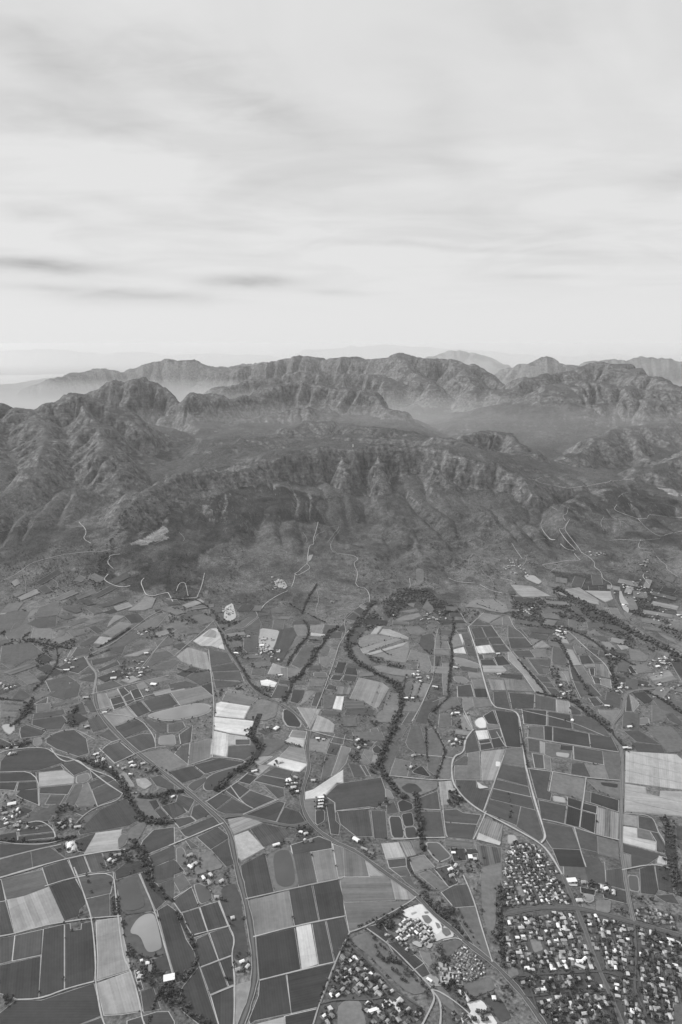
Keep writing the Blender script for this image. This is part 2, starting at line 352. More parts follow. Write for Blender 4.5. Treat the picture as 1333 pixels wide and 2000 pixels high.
# land cover painted on the hill ground: forest, burnt and cleared patches (tone, softness in m, outline)
PATCH = """
M 74 1110,330 1330,250 1333,560 1280,700 1333,1000 1100,1010 850,950 700,900 780,820 880,700 900,560 940,430
N 74 0,260 300,300 500,180 760,150 1000,240 1170,270 1150,460 900,460 600,560 300,640 200,850 330,1000 0,1060
N 68 940,440 1150,270 1185,290 1150,460
N 88 620,290 850,290 900,400 650,410
M 118 930,600 1040,450 1140,470 1120,500 1000,560
M 175 960,665 1120,545 1200,510 1260,590 1160,640 1010,650
M 118 915,760 990,700 1060,770 1110,780 1000,840 930,920 870,870
M 130 880,870 1010,880 940,920
M 118 1110,660 1200,640 1250,700 1200,755
M 84 0,560 400,480 600,500 900,480 700,600 300,740 0,820
M 88 450,900 700,740 900,690 800,820 640,960
M 92 500,1120 640,960 900,980 1000,1060 860,1150 600,1176
N 88 330,1000 700,960 900,1000 720,1160 500,1176 300,1120
N 100 800,900 1000,860 900,950 780,980
N 104 1180,280 1333,260 1333,480 1160,460
O 96 0,300 300,340 380,480 160,500 0,470
O 116 130,620 250,500 400,520 420,600 190,650
O 114 500,500 620,560 690,680 690,760 560,800 520,700
O 112 870,870 1040,670 1200,700 1260,860 1000,900
O 82 300,830 370,820 360,870 310,860
O 74 480,960 700,970 720,1030 560,1040
O 84 340,1100 480,960 700,1040 1000,1020 950,1176 360,1176
P 76 400,330 560,240 740,200 940,200 1150,280 1333,360 1333,560 1070,500 880,400 600,400 480,460 400,440
P 86 250,470 400,500 520,690 260,650 200,560
P 84 830,560 1333,570 1333,680 1000,620
P 80 640,710 860,720 1000,760 900,800 740,780
P 200 1140,200 1260,180 1333,230 1333,290 1260,260
P 108 290,440 480,440 720,640 560,690
P 118 590,460 740,410 1000,470 980,520 720,540
P 78 200,800 340,860 600,1000 900,1176 1333,1176 1333,1000 1000,960
P 92 480,1000 700,850 1000,900 1333,950 1333,1100 1000,1050 800,1000
"""
tone = np.zeros(len(TX))
dist3 = np.sqrt(TX ** 2 + TY ** 2 + 1400.0 ** 2)
valb = np.vectorize(alb)
base_p = 103 + 26 * (fbm(TX / 500, TY / 500, 5, 123) - .5) + 34 * (fbm(TX / 120, TY / 120, 3, 321) - .5) * (TY < 5200)
base_p = base_p + 12 * (1 - sstep(3900, 4700, TY)) + 30 * (fbm(TX / 60, TY / 60, 3, 821) - .5) * (TY < 4600)
base_p = np.where(TY > 16000, 90 + 30 * (fbm(TX / 2500, TY / 2500, 4, 12) - .5), base_p)
wxx = TX + 220 * (fbm(TX / 160, TY / 160, 4, 61) - .5); wyy = TY + 220 * (fbm(TX / 160, TY / 160, 4, 62) - .5)
for ln in PATCH.strip().splitlines():
    t, p, rest = ln.split(' ', 2)
    pts = [hit(*q)[:2] for q in tpx(t, rest)]
    ins = inpoly(wxx, wyy, pts) & (TY < 9000) & (TY > 3500)
    pp_ = float(p); pp_ = pp_ + 1 if pp_ < 80 else pp_
    fade = np.where(ins, .55 + .45 * sstep(.38, .6, fbm(TX / 90, TY / 90, 3, 211)), 0)
    base_p = base_p * (1 - fade) + (pp_ + (base_p - 103) * .6) * fade
# hazed-out distances must not push the albedo below what the hill has
T_ = np.exp(-HZ * np.minimum(dist3, 6500))
lc = base_p / 255.0; lc = ((lc + .055) / 1.055) ** 2.4
tone = np.clip((lc - LH * (1 - T_)) / (KK * T_), 0.02, 0.8)
ta = ter_me.attributes.new('tone', 'FLOAT', 'POINT')
ta.data.foreach_set('value', np.concatenate([tone, [0.1]]).astype(np.float32))

# ------------------------------------------------------------------ materials
def mat(name):
    m = bpy.data.materials.new(name); m.use_nodes = True; t = NT(m.node_tree)
    b = m.node_tree.nodes['Principled BSDF']; b.inputs['Roughness'].default_value = 0.9; b.inputs['Specular IOR Level'].default_value = 0.1
    return m, t, b
def m_ground():
    m, t, b = mat('hill ground')
    at = t.new('ShaderNodeAttribute', attribute_name='tone'); geo = t.new('ShaderNodeNewGeometry')
    pos = geo.outputs['Position']; nz = t.sep(geo.outputs['True Normal'])[2]
    x, y, z = t.sep(pos)
    n1 = t.noise(pos, 0.006, 8.0, 0.62); n2 = t.noise(pos, 0.03, 6.0, 0.65, 0.4); n3 = t.noise(pos, 0.12, 4.0, 0.6)
    strata = t.noise(t.xyz(t.m('MULTIPLY', x, .004), t.m('MULTIPLY', y, .004), t.m('MULTIPLY', z, .055)), 1.0, 5.0, 0.6)
    chute = t.noise(t.xyz(t.m('MULTIPLY', x, .022), t.m('MULTIPLY', y, .022), t.m('MULTIPLY', z, .0035)), 1.0, 5.0, 0.62)
    rock = t.m('MULTIPLY_ADD', strata, .12, .06)
    rock = t.m('MULTIPLY', rock, t.m('MULTIPLY', t.mr(n2, .3, .7, .55, 1.5), t.mr(chute, .32, .68, .45, 1.6)))
    steep = t.mr(t.m('ADD', nz, t.m('MULTIPLY', t.m('SUBTRACT', n2, .5), .25)), .93, .74, 0, 1, True)
    high = t.mr(z, 90, 320, 0, 1, True)
    veg = t.m('MULTIPLY', at.outputs['Fac'], t.m('MULTIPLY', t.mr(n1, .3, .7, .76, 1.26), t.mr(n2, .3, .7, .62, 1.42)))
    veg = t.m('MULTIPLY', veg, t.mr(n3, .3, .7, .5, 1.5))
    boul = t.m('MULTIPLY', t.mr(n3, .58, .68, 0, .05), high)
    col = t.m('ADD', t.mix(t.m('MULTIPLY', steep, high), veg, rock), boul)
    t.link(col, b.inputs['Base Color'])
    bmp = t.new('ShaderNodeBump'); bmp.inputs['Strength'].default_value = 1.0; bmp.inputs['Distance'].default_value = 1.0
    hgt = t.m('ADD', t.m('MULTIPLY', t.m('MULTIPLY', chute, steep), 30.0), t.m('ADD', t.m('MULTIPLY', n2, t.m('MULTIPLY_ADD', high, 15.0, 5.0)), t.m('ADD', t.m('MULTIPLY', n1, t.m('MULTIPLY', high, 40.0)), t.m('MULTIPLY', t.m('MULTIPLY', strata, steep), 10.0))))
    t.link(hgt, bmp.inputs['Height']); t.link(bmp.outputs[0], b.inputs['Normal'])
    return m
def m_land(name, streak, mott, rowamp, big=.25):
    m, t, b = mat(name)
    at = t.new('ShaderNodeAttribute', attribute_name='tone'); uv = t.new('ShaderNodeUVMap', uv_map='rows')
    geo = t.new('ShaderNodeNewGeometry'); pos = geo.outputs['Position']
    u, v, _ = t.sep(uv.outputs[0])
    s1 = t.noise(t.xyz(t.m('MULTIPLY', u, .012), t.m('MULTIPLY', v, .16), 0), 1.0, 4.0, .6)
    s2 = t.noise(t.xyz(t.m('MULTIPLY', u, .004), t.m('MULTIPLY', v, .04), 4.0), 1.0, 2.0, .5)
    n1 = t.noise(pos, .012, 5.0, .6); n2 = t.noise(pos, .07, 4.0, .65)
    w = t.m('SINE', t.m('MULTIPLY', v, 2 * math.pi / 6.5))
    f = t.m('ADD', 1.0, t.m('MULTIPLY', t.m('SUBTRACT', s1, .5), streak * 2))
    f = t.m('ADD', f, t.m('MULTIPLY', t.m('SUBTRACT', s2, .5), streak * 1.4))
    f = t.m('ADD', f, t.m('MULTIPLY', t.m('SUBTRACT', n1, .5), big * 2))
    f = t.m('ADD', f, t.m('MULTIPLY', t.m('SUBTRACT', n2, .5), mott * 2))
    wn_ = t.new('ShaderNodeTexWhiteNoise', noise_dimensions='1D'); t.link(t.m('FLOOR', t.m('DIVIDE', v, 17.0)), wn_.inputs['W'])
    wn2_ = t.new('ShaderNodeTexWhiteNoise', noise_dimensions='1D'); t.link(t.m('FLOOR', t.m('DIVIDE', u, 95.0)), wn2_.inputs['W'])
    f = t.m('ADD', f, t.m('MULTIPLY', t.m('SUBTRACT', wn_.outputs['Value'], .5), streak * .9))
    f = t.m('ADD', f, t.m('MULTIPLY', t.m('SUBTRACT', wn2_.outputs['Value'], .5), streak * .5))
    f = t.m('ADD', f, t.m('MULTIPLY', w, rowamp))
    f = t.m('MAXIMUM', f, .25)
    t.link(t.m('MINIMUM', t.m('MULTIPLY', at.outputs['Fac'], f), .88), b.inputs['Base Color'])
    return m
def m_flat(name, p, rough=.8, mott=.2, scale=.3):
    m, t, b = mat(name); geo = t.new('ShaderNodeNewGeometry')
    oi = t.new('ShaderNodeObjectInfo')
    n = t.noise(geo.outputs['Position'], scale, 4.0, .6)
    f = t.m('ADD', 1 - mott, t.m('MULTIPLY', n, 2 * mott))
    t.link(t.m('MINIMUM', t.m('MULTIPLY', f, p), .88), b.inputs['Base Color']); b.inputs['Roughness'].default_value = rough
    return m
def m_water(name):
    m, t, b = mat(name)
    at = t.new('ShaderNodeAttribute', attribute_name='tone'); geo = t.new('ShaderNodeNewGeometry')
    n = t.noise(geo.outputs['Position'], .01, 3.0, .5); n2 = t.noise(geo.outputs['Position'], .5, 3.0, .6)
    t.link(t.m('MULTIPLY', at.outputs['Fac'], t.mr(n, .3, .7, .85, 1.15)), b.inputs['Base Color'])
    b.inputs['Roughness'].default_value = .45; b.inputs['Specular IOR Level'].default_value = .08
    bm_ = t.new('ShaderNodeBump'); bm_.inputs['Strength'].default_value = .25; bm_.inputs['Distance'].default_value = .3
    t.link(n2, bm_.inputs['Height']); t.link(bm_.outputs[0], b.inputs['Normal'])
    return m
def m_leaf(name, a):
    m, t, b = mat(name); geo = t.new('ShaderNodeNewGeometry')
    n = t.noise(geo.outputs['Position'], .35, 4.0, .7)
    n2 = t.noise(geo.outputs['Position'], .02, 3.0, .6)
    t.link(t.m('MULTIPLY', t.m('MULTIPLY', t.mr(n, .3, .7, .5, 1.6), t.mr(n2, .3, .7, .7, 1.4)), a), b.inputs['Base Color'])
    return m
M_GROUND = m_ground()
M = {'v': m_land('vineyard rows', .22, .26, .07, .3), 's': m_land('stubble', .26, .22, .03, .3), 'g': m_land('pasture', .08, .42, 0, .34),
     'b': m_land('bare sand', .05, .2, 0, .2), 'w': m_water('pond water'), 't': m_land('dirt track', .1, .25, 0, .15), 'q': m_land('asphalt', .05, .12, 0, .1), 'y': m_land('garden ground', .05, .5, 0, .35),
     'k': m_land('beds in stripes', .5, .15, .12, .15)}
M_LEAF = [m_leaf('dark foliage', .042), m_leaf('mid foliage', .066), m_leaf('dull foliage', .052)]
M_BARK = m_flat('bark', .12)
ROOFS = {k: m_flat('roof ' + k, p, .7, .18, .4) for k, p in (('white', .62), ('pale', .39), ('grey', .26), ('dull', .15), ('dark', .08))}
M_WALL = m_flat('rendered wall', .5, .9, .1); M_WALLD = m_flat('brick wall', .22, .9, .15)

link('ground', ter_me, [M_GROUND], kind='structure')

# ------------------------------------------------------------------ draped sheets
def set_attr(me, tones):
    a = me.attributes.new('tone', 'FLOAT', 'POINT'); a.data.foreach_set('value', np.array(tones, np.float32))
def set_uv(me, ang):
    uvl = me.uv_layers.new(name='rows'); c, s = math.cos(ang), math.sin(ang)
    for l in me.loops:
        co = me.vertices[l.vertex_index].co
        uvl.data[l.index].uv = (co.x * c + co.y * s, -co.x * s + co.y * c)
def offset(poly, d):                          # outward for a counter-clockwise polygon when d > 0
    n = len(poly); out = []
    for i in range(n):
        p0, p1, p2 = poly[i - 1], poly[i], poly[(i + 1) % n]
        e1 = (p1[0] - p0[0], p1[1] - p0[1]); e2 = (p2[0] - p1[0], p2[1] - p1[1])
        l1 = math.hypot(*e1) + 1e-9; l2 = math.hypot(*e2) + 1e-9
        n1 = (e1[1] / l1, -e1[0] / l1); n2 = (e2[1] / l2, -e2[0] / l2)
        mx, my = n1[0] + n2[0], n1[1] + n2[1]; ml = mx * mx + my * my + 1e-9
        k = 2 * d / ml; ln = math.hypot(mx * k, my * k)
        if ln > abs(d) * 2: k *= abs(d) * 2 / ln
        out.append((p1[0] + mx * k, p1[1] + my * k))
    return out
def rounded(poly, it=2):
    r_ = .22
    if len(poly) <= 7: it, r_ = 1, .13
    for _ in range(it):
        q = []
        for i in range(len(poly)):
            a, b = poly[i], poly[(i + 1) % len(poly)]
            q += [(a[0] * (1 - r_) + b[0] * r_, a[1] * (1 - r_) + b[1] * r_), (a[0] * r_ + b[0] * (1 - r_), a[1] * r_ + b[1] * (1 - r_))]
        poly = q
    return poly
nfield = [0]; FPOLY = []
def sheet(name, poly, m, p, ring=None, ring_w=3.0, zb=None, parent=None, **kw):
    """a field or pond lying on the ground; ring: tone of the track or bank round it"""
    i = nfield[0]; nfield[0] += 1
    ar = sum(poly[j - 1][0] * poly[j][1] - poly[j][0] * poly[j - 1][1] for j in range(len(poly)))
    if ar < 0: poly = poly[::-1]
    if name == "field" or name == "pond": FPOLY.append(poly)
    ymax = max(q[1] for q in poly); far = ymax > 3800
    cx = sum(q[0] for q in poly) / len(poly); cy = sum(q[1] for q in poly) / len(poly)
    D = math.sqrt(cx * cx + cy * cy + CAMH ** 2)
    zt = (1.10 + .0015 * i) if zb is None else zb; zr = .10 + .0015 * i
    bm = bmesh.new(); vs = [bm.verts.new((x, y, zt)) for x, y in poly]
    try: f = bm.faces.new(vs)
    except ValueError: bm.free(); return None
    if far:
        bmesh.ops.triangulate(bm, faces=bm.faces[:])
        for _ in range(7):
            L = [e for e in bm.edges if e.calc_length() > 35]
            if not L or len(bm.verts) > 4000: break
            bmesh.ops.subdivide_edges(bm, edges=L, cuts=1); bmesh.ops.triangulate(bm, faces=bm.faces[:])
    nin = len(bm.verts); mats = [m]
    if ring:
        outp = offset(poly, ring_w); n = len(poly)
        if name == 'pond': zl = zt
        vi = [bm.verts.new((x, y, zr)) for x, y in offset(poly, -.6)]; vo = [bm.verts.new((x, y, zr)) for x, y in outp]
        for k in range(n):
            try: bm.faces.new((vi[k], vo[k], vo[(k + 1) % n], vi[(k + 1) % n])).material_index = 1
            except ValueError: pass
        mats.append(M['t'])
    bm.verts.index_update()
    if far:
        for v in bm.verts: v.co.z += zat(v.co.x, v.co.y) + 1.5
    me = bpy.data.meshes.new(name); bm.to_mesh(me); n_all = len(bm.verts); bm.free()
    a = alb(p, D); set_attr(me, [a] * nin + [alb(ring, D) if ring else a] * (n_all - nin))
    dx, dy = poly[1][0] - poly[0][0], poly[1][1] - poly[0][1]
    L = [(math.hypot(poly[j][0] - poly[j - 1][0], poly[j][1] - poly[j - 1][1]), j) for j in range(len(poly))]
    L.sort(); j = L[-1][1]
    set_uv(me, math.atan2(poly[j][1] - poly[j - 1][1], poly[j][0] - poly[j - 1][0]))
    kw.setdefault('kind', 'structure')
    return link(name, me, mats, parent, **kw)
def smooth_line(pts, step=14.0, it=2):
    for _ in range(it):
        q = [pts[0]]
        for a, b in zip(pts[:-1], pts[1:]):
            q += [(a[0] * .75 + b[0] * .25, a[1] * .75 + b[1] * .25), (a[0] * .25 + b[0] * .75, a[1] * .25 + b[1] * .75)]
        pts = q + [pts[-1]]
    return pts
def resample(pts, step):
    out = [pts[0]]
    for a, b in zip(pts[:-1], pts[1:]):
        n = max(1, int(math.hypot(b[0] - a[0], b[1] - a[1]) / step))
        out += [(a[0] + (b[0] - a[0]) * k / n, a[1] + (b[1] - a[1]) * k / n) for k in range(1, n + 1)]
    return out
roadlines = []
nroad = [0]
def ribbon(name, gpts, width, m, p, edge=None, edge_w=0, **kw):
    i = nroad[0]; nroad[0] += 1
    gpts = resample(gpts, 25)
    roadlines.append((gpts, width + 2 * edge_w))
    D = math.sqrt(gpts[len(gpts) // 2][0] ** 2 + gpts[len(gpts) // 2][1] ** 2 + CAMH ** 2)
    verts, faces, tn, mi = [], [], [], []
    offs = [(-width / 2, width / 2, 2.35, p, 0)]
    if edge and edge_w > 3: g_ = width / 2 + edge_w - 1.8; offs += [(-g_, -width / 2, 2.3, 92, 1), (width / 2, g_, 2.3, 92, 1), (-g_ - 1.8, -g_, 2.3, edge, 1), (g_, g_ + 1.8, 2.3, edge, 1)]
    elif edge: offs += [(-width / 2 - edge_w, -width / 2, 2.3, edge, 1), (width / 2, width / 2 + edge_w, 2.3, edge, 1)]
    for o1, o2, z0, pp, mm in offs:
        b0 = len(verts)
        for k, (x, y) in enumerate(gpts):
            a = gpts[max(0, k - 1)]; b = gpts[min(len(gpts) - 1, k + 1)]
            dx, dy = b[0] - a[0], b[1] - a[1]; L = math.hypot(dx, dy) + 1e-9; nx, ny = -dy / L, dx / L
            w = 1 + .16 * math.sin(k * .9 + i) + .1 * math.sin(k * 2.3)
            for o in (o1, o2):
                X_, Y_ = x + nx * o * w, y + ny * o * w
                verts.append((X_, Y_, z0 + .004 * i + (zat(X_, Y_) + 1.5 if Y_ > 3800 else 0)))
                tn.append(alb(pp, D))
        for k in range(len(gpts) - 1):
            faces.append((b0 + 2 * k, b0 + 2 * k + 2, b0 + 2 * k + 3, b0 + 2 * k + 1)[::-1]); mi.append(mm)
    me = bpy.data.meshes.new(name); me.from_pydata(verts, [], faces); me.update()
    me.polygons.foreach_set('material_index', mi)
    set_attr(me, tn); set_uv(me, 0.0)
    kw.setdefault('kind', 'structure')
    return link(name, me, [m] + ([M['t']] if edge else []), **kw)
